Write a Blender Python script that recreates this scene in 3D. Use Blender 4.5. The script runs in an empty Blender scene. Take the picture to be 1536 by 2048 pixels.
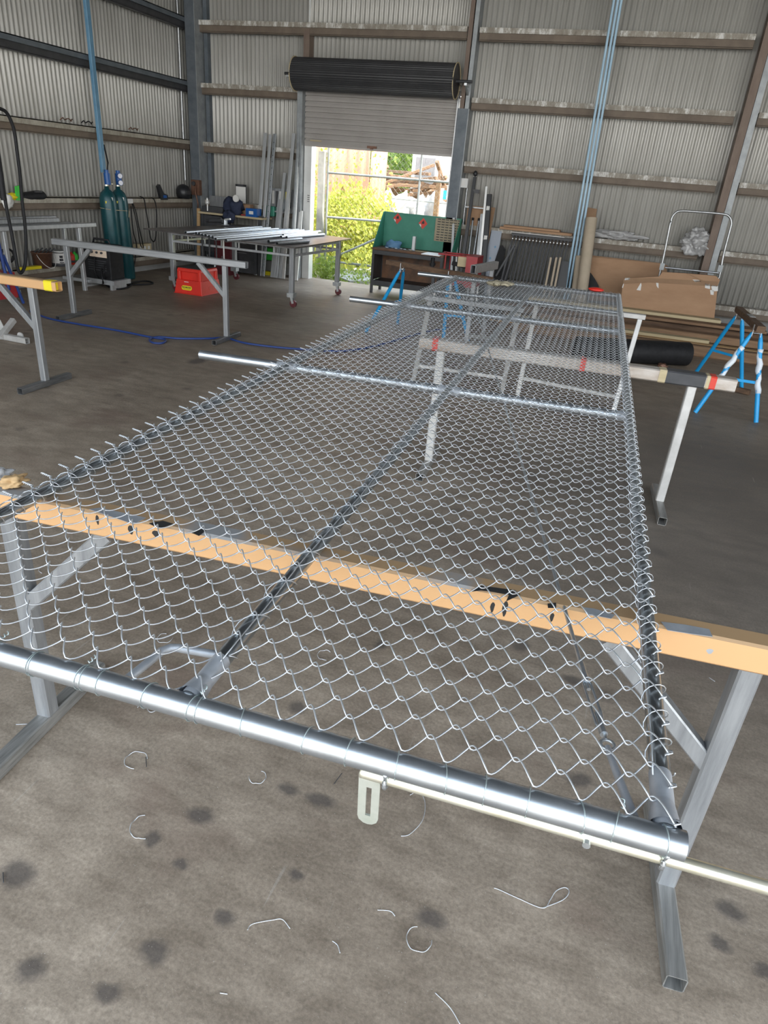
import bpy, math, random
import numpy as np
from mathutils import Vector, Matrix, noise
random.seed(7)
S = bpy.context.scene
C = S.collection
# ---------------------------------------------------------------- camera
F, PITCH, ROLL, YAW, CH = 1352.16, .457087, .0865972, -.295189, 1.7
_fw = Vector((math.sin(YAW)*math.cos(PITCH), math.cos(YAW)*math.cos(PITCH), -math.sin(PITCH)))
_rt = Vector((math.cos(YAW), -math.sin(YAW), 0)); _up = _rt.cross(_fw)
R_ = math.cos(ROLL)*_rt + math.sin(ROLL)*_up; U_ = -math.sin(ROLL)*_rt + math.cos(ROLL)*_up
cd = bpy.data.cameras.new('camera'); cam = bpy.data.objects.new('camera', cd); C.objects.link(cam)
cd.sensor_fit = 'VERTICAL'; cd.sensor_height = 24.0; cd.lens = F/2048*24.0; cd.clip_end = 300; cd.clip_start = .02
cam.matrix_world = Matrix(((R_.x, U_.x, -_fw.x, 0), (R_.y, U_.y, -_fw.y, 0), (R_.z, U_.z, -_fw.z, CH), (0, 0, 0, 1)))
S.camera = cam
# ---------------------------------------------------------------- world, sun, exposure
W = bpy.data.worlds.new('sky'); S.world = W; W.use_nodes = True
wn = W.node_tree.nodes; wl = W.node_tree.links
bg = wn['Background']
tc = wn.new('ShaderNodeTexCoord'); sx = wn.new('ShaderNodeSeparateXYZ'); wr = wn.new('ShaderNodeValToRGB')
wl.new(tc.outputs['Generated'], sx.inputs[0]); wl.new(sx.outputs['Z'], wr.inputs[0]); wl.new(wr.outputs[0], bg.inputs['Color'])
wr.color_ramp.elements[0].position = 0.0; wr.color_ramp.elements[0].color = (1.0, .98, .94, 1)
wr.color_ramp.elements[1].position = .55; wr.color_ramp.elements[1].color = (.70, .84, 1.0, 1)
bg.inputs['Strength'].default_value = 6.0
sd = bpy.data.lights.new('sun', 'SUN'); sd.energy = 14.0; sd.angle = math.radians(.6); sd.color = (1, .93, .80)
sun = bpy.data.objects.new('sun', sd); C.objects.link(sun)
sun.rotation_euler = Vector((.75, -.35, 1.2)).to_track_quat('Z', 'Y').to_euler()   # stands over the yard behind the shed
S.view_settings.view_transform = 'Standard'; S.view_settings.look = 'None'; S.view_settings.exposure = -0.35; S.view_settings.gamma = 1
S.view_settings.use_curve_mapping = False
def portal(loc, direction, w, h):
    l = bpy.data.lights.new('opening', 'AREA'); l.shape = 'RECTANGLE'; l.size = w; l.size_y = h
    l.cycles.is_portal = True
    o = bpy.data.objects.new('opening', l); C.objects.link(o); o.location = loc
    o.rotation_euler = Vector(direction).to_track_quat('-Z', 'Z').to_euler()
# ---------------------------------------------------------------- points on real planes
CO = Vector((0, 0, CH))
def ray(px, py): return (px-768)/F*R_ - (py-1024)/F*U_ + _fw
def Zp(px, py, z=0.0): d = ray(px, py); return CO + d*((z-CH)/d.z)
def Yp(px, py, y): d = ray(px, py); return CO + d*(y/d.y)
def Xp(px, py, x): d = ray(px, py); return CO + d*(x/d.x)
# ---------------------------------------------------------------- mesh helper
def V(*a): return Vector(a)
def frame(d, up=None):
    d = Vector(d).normalized(); up = Vector(up) if up is not None else V(0, 0, 1)
    if abs(d.dot(up)) > .999: up = V(0, 1, 0) if abs(d.y) < .9 else V(1, 0, 0)
    s = d.cross(up).normalized(); return d, s, s.cross(d)
class MB:
    def __init__(s): s.v = []; s.f = []; s.m = []; s.k = 0; s.sm = []; s.smooth = False
    def mi(s, k): s.k = k; return s
    def add(s, vs, fs, smooth=None):
        n = len(s.v); s.v += [tuple(x) for x in vs]
        for f in fs: s.f.append([i+n for i in f]); s.m.append(s.k); s.sm.append(s.smooth if smooth is None else smooth)
        return s
    def box(s, x0, x1, y0, y1, z0, z1):
        vs = [(x, y, z) for z in (z0, z1) for y in (y0, y1) for x in (x0, x1)]
        return s.add(vs, [(0, 2, 3, 1), (4, 5, 7, 6), (0, 1, 5, 4), (2, 6, 7, 3), (0, 4, 6, 2), (1, 3, 7, 5)], False)
    def cbox(s, c, sz, rz=0, M=None):
        hx, hy, hz = sz[0]/2, sz[1]/2, sz[2]/2; R = M if M is not None else Matrix.Rotation(rz, 3, 'Z')
        vs = [Vector(c) + R @ V(x*hx, y*hy, z*hz) for z in (-1, 1) for y in (-1, 1) for x in (-1, 1)]
        return s.add(vs, [(0, 2, 3, 1), (4, 5, 7, 6), (0, 1, 5, 4), (2, 6, 7, 3), (0, 4, 6, 2), (1, 3, 7, 5)], False)
    def beam(s, a, b, w, h, up=None, t=None, bev=0.0):
        """solid or (t) open hollow box section from a to b; w sideways, h along up"""
        a = Vector(a); b = Vector(b); d, r, u = frame(b-a, up)
        bev = bev or min(w, h)*.10
        def ring(hw, hh, bv):
            return [(-hw+bv, -hh), (hw-bv, -hh), (hw, -hh+bv), (hw, hh-bv), (hw-bv, hh), (-hw+bv, hh), (-hw, hh-bv), (-hw, -hh+bv)]
        o = ring(w/2, h/2, bev)
        n = 8; vs = [p + r*x + u*y for p in (a, b) for x, y in o]
        fs = [(i, (i+1) % n, n+(i+1) % n, n+i) for i in range(n)]
        if t:
            q = ring(w/2-t, h/2-t, max(bev-t, bev*.3)); vs += [p + r*x + u*y for p in (a, b) for x, y in q]
            fs += [(2*n+(i+1) % n, 2*n+i, 3*n+i, 3*n+(i+1) % n) for i in range(n)]
            fs += [((i+1) % n, i, 2*n+i, 2*n+(i+1) % n) for i in range(n)] + [(n+i, n+(i+1) % n, 3*n+(i+1) % n, 3*n+i) for i in range(n)]
        else: fs += [tuple(reversed(range(n))), tuple(range(n, 2*n))]
        return s.add(vs, fs, False)
    def tube(s, a, b, r, n=14, r2=None, cap=True, hollow=None):
        a = Vector(a); b = Vector(b); d, e, u = frame(b-a); r2 = r if r2 is None else r2
        vs = [p + (e*math.cos(t) + u*math.sin(t))*q for p, q in ((a, r), (b, r2)) for t in [2*math.pi*i/n for i in range(n)]]
        s.add(vs, [(i, (i+1) % n, n+(i+1) % n, n+i) for i in range(n)], True)
        if hollow:
            vi = [p + (e*math.cos(t) + u*math.sin(t))*(q-hollow) for p, q in ((a, r), (b, r2)) for t in [2*math.pi*i/n for i in range(n)]]
            s.add(vi, [((i+1) % n, i, n+i, n+(i+1) % n) for i in range(n)], True)
            for k, sg in ((0, 1), (1, -1)):
                s.add(vs[k*n:k*n+n] + vi[k*n:k*n+n], [(((i+1) % n, i, n+i, n+(i+1) % n)[::sg]) for i in range(n)], False)
        elif cap: s.add(vs, [tuple(reversed(range(n))), tuple(range(n, 2*n))], False)
        return s
    def path(s, pts, r, n=6, closed=False):
        P = np.array([tuple(p) for p in pts], float); m = len(P)
        T = np.gradient(P, axis=0)
        if closed: T = np.roll(P, -1, 0) - np.roll(P, 1, 0)
        T /= np.linalg.norm(T, axis=1)[:, None] + 1e-12
        up = np.array([0, 0, 1.]) if abs(T[:, 2]).mean() < .8 else np.array([.3, 1., 0])
        A = np.cross(T, up); A /= np.linalg.norm(A, axis=1)[:, None] + 1e-9; B = np.cross(A, T)
        ang = np.arange(n)*2*math.pi/n
        rr = np.array(r) if hasattr(r, '__len__') else np.full(m, r)
        X = P[:, None, :] + rr[:, None, None]*(A[:, None, :]*np.cos(ang)[None, :, None] + B[:, None, :]*np.sin(ang)[None, :, None])
        vs = X.reshape(-1, 3).tolist(); fs = []
        for i in range(m if closed else m-1):
            j = (i+1) % m
            for k in range(n): fs.append((i*n+k, i*n+(k+1) % n, j*n+(k+1) % n, j*n+k))
        if not closed: fs += [tuple(reversed(range(n))), tuple(range((m-1)*n, m*n))]
        return s.add(vs, fs, True)
    def lathe(s, prof, c=(0, 0, 0), n=24, M=None):
        c = Vector(c); vs = []
        for r, z in prof:
            for i in range(n):
                p = V(r*math.cos(2*math.pi*i/n), r*math.sin(2*math.pi*i/n), z); vs.append(c + (M @ p if M is not None else p))
        m = len(prof); fs = [(j*n+i, j*n+(i+1) % n, (j+1)*n+(i+1) % n, (j+1)*n+i) for j in range(m-1) for i in range(n)]
        fs += [tuple(reversed(range(n))), tuple(range((m-1)*n, m*n))]
        return s.add(vs, fs, True)
    def prism(s, poly, o, a, b, c):
        """polygon (x,y) in plane o + a*x + b*y, extruded by vector c"""
        o = Vector(o); a = Vector(a); b = Vector(b); c = Vector(c); n = len(poly)
        vs = [o + a*x + b*y for x, y in poly]; vs += [v + c for v in vs]
        fs = [tuple(range(n)), tuple(reversed(range(n, 2*n)))] + [((i+1) % n, i, n+i, n+(i+1) % n) for i in range(n)]
        return s.add(vs, fs, False)
    def grid(s, fn, nu, nv, thick=None):
        vs = [fn(i/nu, j/nv) for j in range(nv+1) for i in range(nu+1)]
        fs = [(j*(nu+1)+i, j*(nu+1)+i+1, (j+1)*(nu+1)+i+1, (j+1)*(nu+1)+i) for j in range(nv) for i in range(nu)]
        return s.add(vs, fs, True)
    def build(s, name, mats, parent=None):
        mats = mats if isinstance(mats, (list, tuple)) else [mats]
        me = bpy.data.meshes.new(name); off = (0, 0, 0)
        if parent is not None:
            r = parent
            while r.parent: r = r.parent
            off = tuple(r.location)
        me.from_pydata([(x-off[0], y-off[1], z-off[2]) for x, y, z in s.v], [], s.f)
        for m in mats: me.materials.append(m)
        me.polygons.foreach_set('material_index', s.m); me.polygons.foreach_set('use_smooth', s.sm)
        me.update()
        o = bpy.data.objects.new(name, me); C.objects.link(o)
        if parent is not None: o.parent = parent
        return o
def tag(o, label=None, cat=None, group=None, kind=None):
    if label: o['label'] = label
    if cat: o['category'] = cat
    if group: o['group'] = group
    if kind: o['kind'] = kind
    return o
def thing(name, label, cat, loc=(0, 0, 0), group=None, kind=None):
    o = bpy.data.objects.new(name, None); C.objects.link(o); o.location = loc; o.empty_display_size = .1
    return tag(o, label, cat, group, kind)
def copy_tree(o, parent=None):
    c = o.copy(); C.objects.link(c); c.parent = parent
    for ch in [x for x in bpy.data.objects if x.parent == o]: copy_tree(ch, c)
    return c
def solidify(o, t): m = o.modifiers.new('s', 'SOLIDIFY'); m.thickness = t; m.offset = 0; return o
# ---------------------------------------------------------------- materials
def hexc(r, g, b):
    f = lambda c: (c/12.92 if c <= .04045 else ((c+.055)/1.055)**2.4)
    return (f(r/255), f(g/255), f(b/255), 1)
def pm(name, c1, c2=None, scale=8, rough=.5, metal=0, bump=0, stretch=(1, 1, 1), contrast=.5, rvar=0, detail=6, spec=.5, trans=0, alpha=1):
    m = bpy.data.materials.new(name); m.use_nodes = True; nt = m.node_tree; b = nt.nodes['Principled BSDF']; L = nt.links
    b.inputs['Base Color'].default_value = c1; b.inputs['Roughness'].default_value = rough; b.inputs['Metallic'].default_value = metal
    b.inputs['Specular IOR Level'].default_value = spec
    b.inputs['Alpha'].default_value = alpha
    if trans: b.inputs['Transmission Weight'].default_value = trans
    if c2 is not None or bump:
        t = nt.nodes.new('ShaderNodeTexCoord'); mp = nt.nodes.new('ShaderNodeMapping'); mp.inputs['Scale'].default_value = stretch
        n = nt.nodes.new('ShaderNodeTexNoise'); n.inputs['Scale'].default_value = scale; n.inputs['Detail'].default_value = detail; n.inputs['Roughness'].default_value = .62
        L.new(t.outputs['Object'], mp.inputs[0]); L.new(mp.outputs[0], n.inputs['Vector'])
        if c2 is not None:
            r = nt.nodes.new('ShaderNodeValToRGB'); r.color_ramp.elements[0].position = .5-contrast*.35; r.color_ramp.elements[1].position = .5+contrast*.35
            r.color_ramp.elements[0].color = c1; r.color_ramp.elements[1].color = c2
            L.new(n.outputs['Fac'], r.inputs[0]); L.new(r.outputs[0], b.inputs['Base Color'])
        if rvar:
            mr = nt.nodes.new('ShaderNodeMapRange'); mr.inputs['To Min'].default_value = rough-rvar; mr.inputs['To Max'].default_value = rough+rvar
            L.new(n.outputs['Fac'], mr.inputs['Value']); L.new(mr.outputs[0], b.inputs['Roughness'])
        if bump:
            bp = nt.nodes.new('ShaderNodeBump'); bp.inputs['Strength'].default_value = bump; bp.inputs['Distance'].default_value = .01
            L.new(n.outputs['Fac'], bp.inputs['Height']); L.new(bp.outputs[0], b.inputs['Normal'])
    return m
M = {}
M['galv'] = pm('galvanised_pipe', (.40, .43, .46, 1), (.52, .55, .58, 1), 14, .36, .9, .03, (1, 1, 1), .6, .06)
M['galv_dull'] = pm('galvanised_dull', (.42, .44, .45, 1), (.62, .64, .65, 1), 20, .38, .85, .05)
M['rail'] = pm('galvanised_rail', (.36, .39, .41, 1), (.50, .53, .55, 1), 18, .3, .95, .03)
M['wire'] = pm('galvanised_wire', (.55, .58, .61, 1), (.72, .74, .76, 1), 60, .40, .7)
M['tie'] = pm('tie_wire', (.50, .58, .58, 1), None, 1, .4, .8)
M['zinc'] = pm('zinc_plated', (.70, .66, .50, 1), (.85, .83, .72, 1), 12, .3, .8)
M['plate'] = pm('passivated_plate', (.55, .58, .50, 1), (.66, .67, .60, 1), 25, .4, .6)
M['primer'] = pm('cold_galv_spray', (.33, .35, .38, 1), (.48, .50, .53, 1), 12, .5, .5)
M['duragal'] = pm('painted_steel', (.24, .25, .26, 1), (.42, .43, .44, 1), 6, .38, .55, .04, (6, 6, .6), .6)
M['duragal_x'] = pm('painted_steel_beam', (.30, .31, .32, 1), (.44, .45, .46, 1), 6, .4, .5, .04, (.6, 6, 6), .6)
M['alu'] = pm('pale_steel', (.42, .41, .39, 1), (.64, .63, .61, 1), 5, .42, .3, .03, (1.5, 1.5, 1.5), .7)
M['scuffed'] = pm('scuffed_silver_beam', (.30, .22, .155, 1), (.66, .64, .61, 1), 3.2, .35, .35, .04, (1.2, 3, 3), .75)
M['navy'] = pm('navy_cloth', (.015, .022, .05, 1), (.03, .04, .08, 1), 8, .8)
M['darkfoot'] = pm('dark_steel', (.12, .125, .13, 1), (.26, .26, .26, 1), 7, .42, .6, .04, (6, .6, 6))
M['foot'] = pm('streaked_steel', (.17, .17, .16, 1), (.36, .35, .33, 1), 7, .45, .45, .04, (8, .5, 8))
M['black'] = pm('black_rubber', (.010, .010, .011, 1), (.02, .02, .022, 1), 20, .6, spec=.3)
M['blackpc'] = pm('black_powder_coat', (.02, .021, .024, 1), None, 1, .4)
M['white'] = pm('white_plastic', (.70, .70, .68, 1), None, 1, .5)
M['red'] = pm('red_plastic', (.72, .035, .02, 1), (.62, .03, .02, 1), 5, .38)
M['redpaint'] = pm('red_machine_paint', (.30, .02, .025, 1), (.38, .03, .035, 1), 6, .4)
M['maroon'] = pm('maroon_wheel', (.10, .015, .02, 1), None, 1, .4)
M['yellow'] = pm('yellow_tape', (.80, .66, .02, 1), None, 1, .45)
M['green'] = pm('bench_green_paint', (.035, .20, .14, 1), (.05, .25, .175, 1), 5, .5)
M['teal'] = pm('cylinder_green', (.008, .055, .065, 1), (.013, .085, .098, 1), 14, .35, .1, 0, (1, 1, .6), .5, .1)
M['blue'] = pm('sawhorse_blue', (.01, .30, .66, 1), (.015, .36, .74, 1), 6, .38)
M['pipeblue'] = pm('pale_blue_pipe', (.38, .58, .74, 1), (.46, .66, .80, 1), 3, .4)
M['pipeblue2'] = pm('blue_duct_paint', (.10, .24, .38, 1), (.16, .32, .46, 1), 6, .45)
M['hose'] = pm('blue_hose', (.02, .05, .20, 1), None, 1, .4)
M['darkblue'] = pm('regulator_blue', (.01, .09, .32, 1), None, 1, .35)
M['card'] = pm('cardboard', (.34, .20, .115, 1), (.44, .275, .165, 1), 3, .85, 0, .05, (1, 1, 3), .8)
M['card2'] = pm('cardboard_dark', (.26, .155, .09, 1), (.33, .21, .125, 1), 3, .85, 0, .05)
M['tubecard'] = pm('cardboard_tube', (.42, .35, .26, 1), (.50, .42, .32, 1), 4, .8)
M['timber'] = pm('rough_timber', (.11, .055, .03, 1), (.33, .21, .12, 1), 4, .8, 0, .3, (.5, 6, 6), .9)
M['timber_light'] = pm('orange_timber', (.42, .24, .10, 1), (.60, .42, .22, 1), 3, .75, 0, .2, (.4, 5, 6), .8)
M['timber_pale'] = pm('pale_timber', (.42, .34, .20, 1), (.58, .49, .32, 1), 3, .8, 0, .2, (.4, 5, 6), .8)
M['timber_dark'] = pm('weathered_timber', (.045, .025, .016, 1), (.20, .12, .07, 1), 4, .85, 0, .4, (.5, 6, 6), .8)
M['ply'] = pm('bench_brown', (.05, .032, .022, 1), (.20, .09, .04, 1), 5, .6)
M['dark'] = pm('dark_case', (.035, .037, .04, 1), (.06, .06, .065, 1), 8, .5)
M['steeltop'] = pm('table_plate', (.12, .11, .11, 1), (.26, .23, .22, 1), 4, .32, .7, .03)
M['film'] = pm('plastic_film', (.42, .42, .42, 1), (.60, .60, .60, 1), 10, .15, 0, 1.0, (1, 1, 1), .5, 0, 6, .9, 0, .72)
M['filmwhite'] = pm('white_film', (.60, .66, .72, 1), (.74, .78, .80, 1), 12, .35, 0, .6)
M['sheet'] = pm('film_covered_steel', (.29, .32, .37, 1), (.34, .37, .42, 1), 2, .35, .2)
M['glove'] = pm('leather_glove', (.36, .32, .22, 1), (.46, .41, .30, 1), 20, .85, 0, .3)
M['conc'] = pm('plinth_concrete', (.32, .32, .31, 1), (.42, .42, .41, 1), 3, .85, 0, .1)
M['copper'] = pm('rusty_box', (.14, .07, .045, 1), (.24, .13, .09, 1), 10, .5, .4)
M['brown_steel'] = pm('primed_steel', (.15, .105, .08, 1), (.23, .175, .14, 1), 5, .6, .1, .05, (3, 3, .8), .8)
M['blue_steel'] = pm('grey_blue_steel', (.10, .12, .14, 1), (.16, .18, .20, 1), 6, .5, .2)
M['grey_steel'] = pm('galv_column', (.26, .28, .29, 1), (.38, .40, .41, 1), 8, .5, .35)
M['curtain'] = pm('roller_curtain_beige', (.36, .335, .31, 1), (.41, .385, .36, 1), 3, .42, .1)
M['drum'] = pm('roller_drum_charcoal', (.040, .040, .043, 1), (.052, .052, .055, 1), 4, .4, .1)
M['stone'] = pm('weathered_slab', (.28, .28, .27, 1), (.44, .43, .40, 1), 5, .9, 0, .3)
M['clearglass'] = pm('gauge_face', (.75, .75, .80, 1), None, 1, .2)
M['screen'] = pm('welder_panel', (.70, .55, .42, 1), (.80, .66, .52, 1), 4, .4)
M['neon'] = pm('fluoro_green', (.05, .55, .06, 1), None, 1, .5)
M['galvside'] = pm('steel_length', (.42, .44, .45, 1), (.56, .57, .58, 1), 4, .35, .5, 0, (4, 4, .5))
M['whiteish'] = pm('bright_aluminium', (.72, .72, .70, 1), (.82, .82, .80, 1), 4, .35, .3)
M['label'] = pm('paper_label', (.72, .71, .68, 1), None, 1, .6)
M['ink'] = pm('black_ink', (.02, .02, .02, 1), None, 1, .5)
M['redlabel'] = pm('hazard_red', (.60, .05, .03, 1), None, 1, .45)
M['louvre'] = pm('beige_louvre', (.30, .255, .17, 1), (.36, .31, .21, 1), 6, .6)
def cladding(name, c1, c2):
    m = pm(name, c1, c2, 1.6, .42, .22, .0, (3, 3, .35), .7, .06)
    return m
M['clad'] = cladding('zincalume_sheet', (.44, .43, .395, 1), (.57, .56, .525, 1))
# orange beam with black spatter and dirty grey patches
def beam_mat(name, face, dirty, patch):
    m = pm(name, face, None, 6, .5); nt = m.node_tree; L = nt.links; b = nt.nodes['Principled BSDF']
    t = nt.nodes.new('ShaderNodeTexCoord')
    g = nt.nodes.new('ShaderNodeNewGeometry'); sp = nt.nodes.new('ShaderNodeSeparateXYZ'); L.new(g.outputs['Normal'], sp.inputs[0])
    up = nt.nodes.new('ShaderNodeMath'); up.operation = 'GREATER_THAN'; up.inputs[1].default_value = .5; L.new(sp.outputs['Z'], up.inputs[0])
    n1 = nt.nodes.new('ShaderNodeTexNoise'); n1.inputs['Scale'].default_value = 2.2; n1.inputs['Detail'].default_value = 8; L.new(t.outputs['Object'], n1.inputs['Vector'])
    n2 = nt.nodes.new('ShaderNodeTexNoise'); n2.inputs['Scale'].default_value = 5.5; n2.inputs['Detail'].default_value = 5; n2.inputs['Roughness'].default_value = .7
    L.new(t.outputs['Object'], n2.inputs['Vector'])
    r1 = nt.nodes.new('ShaderNodeValToRGB'); r1.color_ramp.elements[0].position = .5; r1.color_ramp.elements[1].position = .58
    r1.color_ramp.elements[0].color = dirty; r1.color_ramp.elements[1].color = patch; L.new(n1.outputs['Fac'], r1.inputs[0])
    mx = nt.nodes.new('ShaderNodeMix'); mx.data_type = 'RGBA'; mx.inputs['A'].default_value = face; L.new(up.outputs[0], mx.inputs['Factor']); L.new(r1.outputs[0], mx.inputs['B'])
    r2 = nt.nodes.new('ShaderNodeValToRGB'); r2.color_ramp.elements[0].position = .66; r2.color_ramp.elements[1].position = .68
    L.new(n2.outputs['Fac'], r2.inputs[0])
    mx2 = nt.nodes.new('ShaderNodeMix'); mx2.data_type = 'RGBA'; L.new(r2.outputs[0], mx2.inputs['Factor']); L.new(mx.outputs['Result'], mx2.inputs['A']); mx2.inputs['B'].default_value = (.02, .02, .02, 1)
    L.new(mx2.outputs['Result'], b.inputs['Base Color'])
    return m
M['orange'] = beam_mat('orange_beam_paint', (.60, .35, .165, 1), (.36, .23, .12, 1), (.25, .25, .25, 1))
M['whitebeam'] = beam_mat('scuffed_pale_beam', (.52, .50, .46, 1), (.34, .27, .21, 1), (.42, .41, .40, 1))
# girt web: grey-brown with white droppings
def girt_mat(axis):
    m = pm('girt_front_'+axis, (.2, .2, .2, 1), None, 6, .6); nt = m.node_tree; L = nt.links; b = nt.nodes['Principled BSDF']
    t = nt.nodes.new('ShaderNodeTexCoord'); mp = nt.nodes.new('ShaderNodeMapping')
    mp.inputs['Scale'].default_value = (1, .05, .4) if axis == 'x' else (.05, 1, .4)
    n1 = nt.nodes.new('ShaderNodeTexNoise'); n1.inputs['Scale'].default_value = 7; n1.inputs['Detail'].default_value = 8; n1.inputs['Roughness'].default_value = .8
    L.new(t.outputs['Object'], mp.inputs[0]); L.new(mp.outputs[0], n1.inputs['Vector'])
    r = nt.nodes.new('ShaderNodeValToRGB'); e = r.color_ramp.elements
    if axis == 'x':
        e[0].position = .35; e[0].color = (.20, .175, .14, 1); e[1].position = .60; e[1].color = (.75, .74, .71, 1)
        k = e.new(.50); k.color = (.33, .30, .25, 1)
    else:
        e[0].position = .35; e[0].color = (.22, .19, .14, 1); e[1].position = .65; e[1].color = (.50, .47, .40, 1)
    L.new(n1.outputs['Fac'], r.inputs[0]); L.new(r.outputs[0], b.inputs['Base Color'])
    return m
M['girt_x'] = girt_mat('x'); M['girt_y'] = girt_mat('y')
M['girt_low'] = pm('girt_return', (.13, .10, .075, 1), (.21, .165, .125, 1), 5, .65, .05, 0, (1, 1, 1), .7)
# floor
def floor_mat():
    m = pm('oily_concrete_floor', (.2, .2, .2, 1), None, 6, .6); nt = m.node_tree; L = nt.links; b = nt.nodes['Principled BSDF']
    t = nt.nodes.new('ShaderNodeTexCoord')
    def noise_(sc, det, rg, mapping=None):
        n = nt.nodes.new('ShaderNodeTexNoise'); n.inputs['Scale'].default_value = sc; n.inputs['Detail'].default_value = det; n.inputs['Roughness'].default_value = rg
        if mapping:
            mp = nt.nodes.new('ShaderNodeMapping'); mp.inputs['Scale'].default_value = mapping; L.new(t.outputs['Object'], mp.inputs[0]); L.new(mp.outputs[0], n.inputs['Vector'])
        else: L.new(t.outputs['Object'], n.inputs['Vector'])
        return n
    def ramp(src, p0, c0, p1, c1):
        r = nt.nodes.new('ShaderNodeValToRGB'); r.color_ramp.elements[0].position = p0; r.color_ramp.elements[1].position = p1
        r.color_ramp.elements[0].color = c0; r.color_ramp.elements[1].color = c1; L.new(src, r.inputs[0]); return r.outputs[0]
    def mix(f, a, b_, mode='MIX', amt=None):
        x = nt.nodes.new('ShaderNodeMix'); x.data_type = 'RGBA'; x.blend_type = mode
        if amt is not None: x.inputs['Factor'].default_value = amt
        else: L.new(f, x.inputs['Factor'])
        for s_, v in (('A', a), ('B', b_)):
            if isinstance(v, tuple): x.inputs[s_].default_value = v
            else: L.new(v, x.inputs[s_])
        return x.outputs['Result']
    big = noise_(.7, 5, .6)
    base = ramp(big.outputs['Fac'], .35, (.225, .178, .134, 1), .65, (.375, .308, .240, 1))
    mid = noise_(5, 8, .7, (1, 2.2, 1))
    base = mix(None, base, ramp(mid.outputs['Fac'], .30, (.62, .60, .58, 1), .72, (1.25, 1.25, 1.25, 1)), 'MULTIPLY', 1.0)
    fine = noise_(90, 4, .7)
    base = mix(None, base, ramp(fine.outputs['Fac'], .3, (.72, .72, .72, 1), .7, (1.22, 1.22, 1.22, 1)), 'MULTIPLY', 1.0)
    red = noise_(1.3, 4, .6, (1, 1.7, 1))
    base = mix(ramp(red.outputs['Fac'], .55, (0, 0, 0, 1), .72, (.5, .5, .5, 1)), base, (.17, .11, .085, 1))
    # random oil blotches
    vo = nt.nodes.new('ShaderNodeTexVoronoi'); vo.inputs['Scale'].default_value = 2.6; vo.inputs['Randomness'].default_value = 1
    wn_ = noise_(14, 4, .6); vm = nt.nodes.new('ShaderNodeVectorMath'); vm.operation = 'MULTIPLY_ADD'
    L.new(wn_.outputs['Color'], vm.inputs[0]); vm.inputs[1].default_value = (.05, .05, .0); L.new(t.outputs['Object'], vm.inputs[2])
    L.new(vm.outputs[0], vo.inputs['Vector'])
    bl = ramp(vo.outputs['Distance'], .04, (.5, .5, .5, 1), .15, (0, 0, 0, 1))
    base = mix(bl, base, (.075, .062, .056, 1))
    # stains seen in the photograph, where they lie
    acc = None
    for px, py, rx, ry in STAINS:
        c = Zp(px, py); 
        mp = nt.nodes.new('ShaderNodeMapping'); mp.vector_type = 'POINT'; mp.inputs['Location'].default_value = (-(c.x+.025)/rx, -(c.y+.025)/ry, 0); mp.inputs['Scale'].default_value = (1/rx, 1/ry, 0)
        L.new(vm.outputs[0], mp.inputs[0])
        ln = nt.nodes.new('ShaderNodeVectorMath'); ln.operation = 'LENGTH'; L.new(mp.outputs[0], ln.inputs[0])
        if acc is None: acc = ln.outputs['Value']
        else:
            mn = nt.nodes.new('ShaderNodeMath'); mn.operation = 'MINIMUM'; L.new(acc, mn.inputs[0]); L.new(ln.outputs['Value'], mn.inputs[1]); acc = mn.outputs[0]
    base = mix(ramp(acc, .45, (.72, .72, .72, 1), 1.15, (0, 0, 0, 1)), base, (.070, .060, .056, 1))
    # wide darker area with soft noisy edges on the right of the gate
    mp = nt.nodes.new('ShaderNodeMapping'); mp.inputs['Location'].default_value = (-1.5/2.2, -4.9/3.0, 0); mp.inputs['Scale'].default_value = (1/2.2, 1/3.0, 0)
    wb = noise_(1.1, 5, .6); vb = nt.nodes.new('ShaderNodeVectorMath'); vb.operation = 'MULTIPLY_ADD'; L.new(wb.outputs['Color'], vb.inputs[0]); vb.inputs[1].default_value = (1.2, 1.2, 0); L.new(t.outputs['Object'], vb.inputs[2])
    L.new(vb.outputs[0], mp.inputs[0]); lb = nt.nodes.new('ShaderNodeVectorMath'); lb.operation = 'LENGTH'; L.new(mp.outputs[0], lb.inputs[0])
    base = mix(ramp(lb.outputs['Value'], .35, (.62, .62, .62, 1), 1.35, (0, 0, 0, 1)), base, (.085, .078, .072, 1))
    # pale grit and scratches
    sp = noise_(240, 2, .5)
    base = mix(ramp(sp.outputs['Fac'], .70, (0, 0, 0, 1), .74, (.7, .7, .7, 1)), base, (.55, .52, .48, 1))
    sc = noise_(1.0, 3, .5, (40, 1.5, 1))
    base = mix(ramp(sc.outputs['Fac'], .71, (0, 0, 0, 1), .73, (.25, .25, .25, 1)), base, (.45, .42, .38, 1))
    L.new(base, b.inputs['Base Color'])
    rr = nt.nodes.new('ShaderNodeMapRange'); rr.inputs['To Min'].default_value = .38; rr.inputs['To Max'].default_value = .72
    L.new(mid.outputs['Fac'], rr.inputs['Value']); L.new(rr.outputs[0], b.inputs['Roughness'])
    bp = nt.nodes.new('ShaderNodeBump'); bp.inputs['Strength'].default_value = .25; bp.inputs['Distance'].default_value = .004; L.new(fine.outputs['Fac'], bp.inputs['Height']); L.new(bp.outputs[0], b.inputs['Normal'])
    return m
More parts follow.
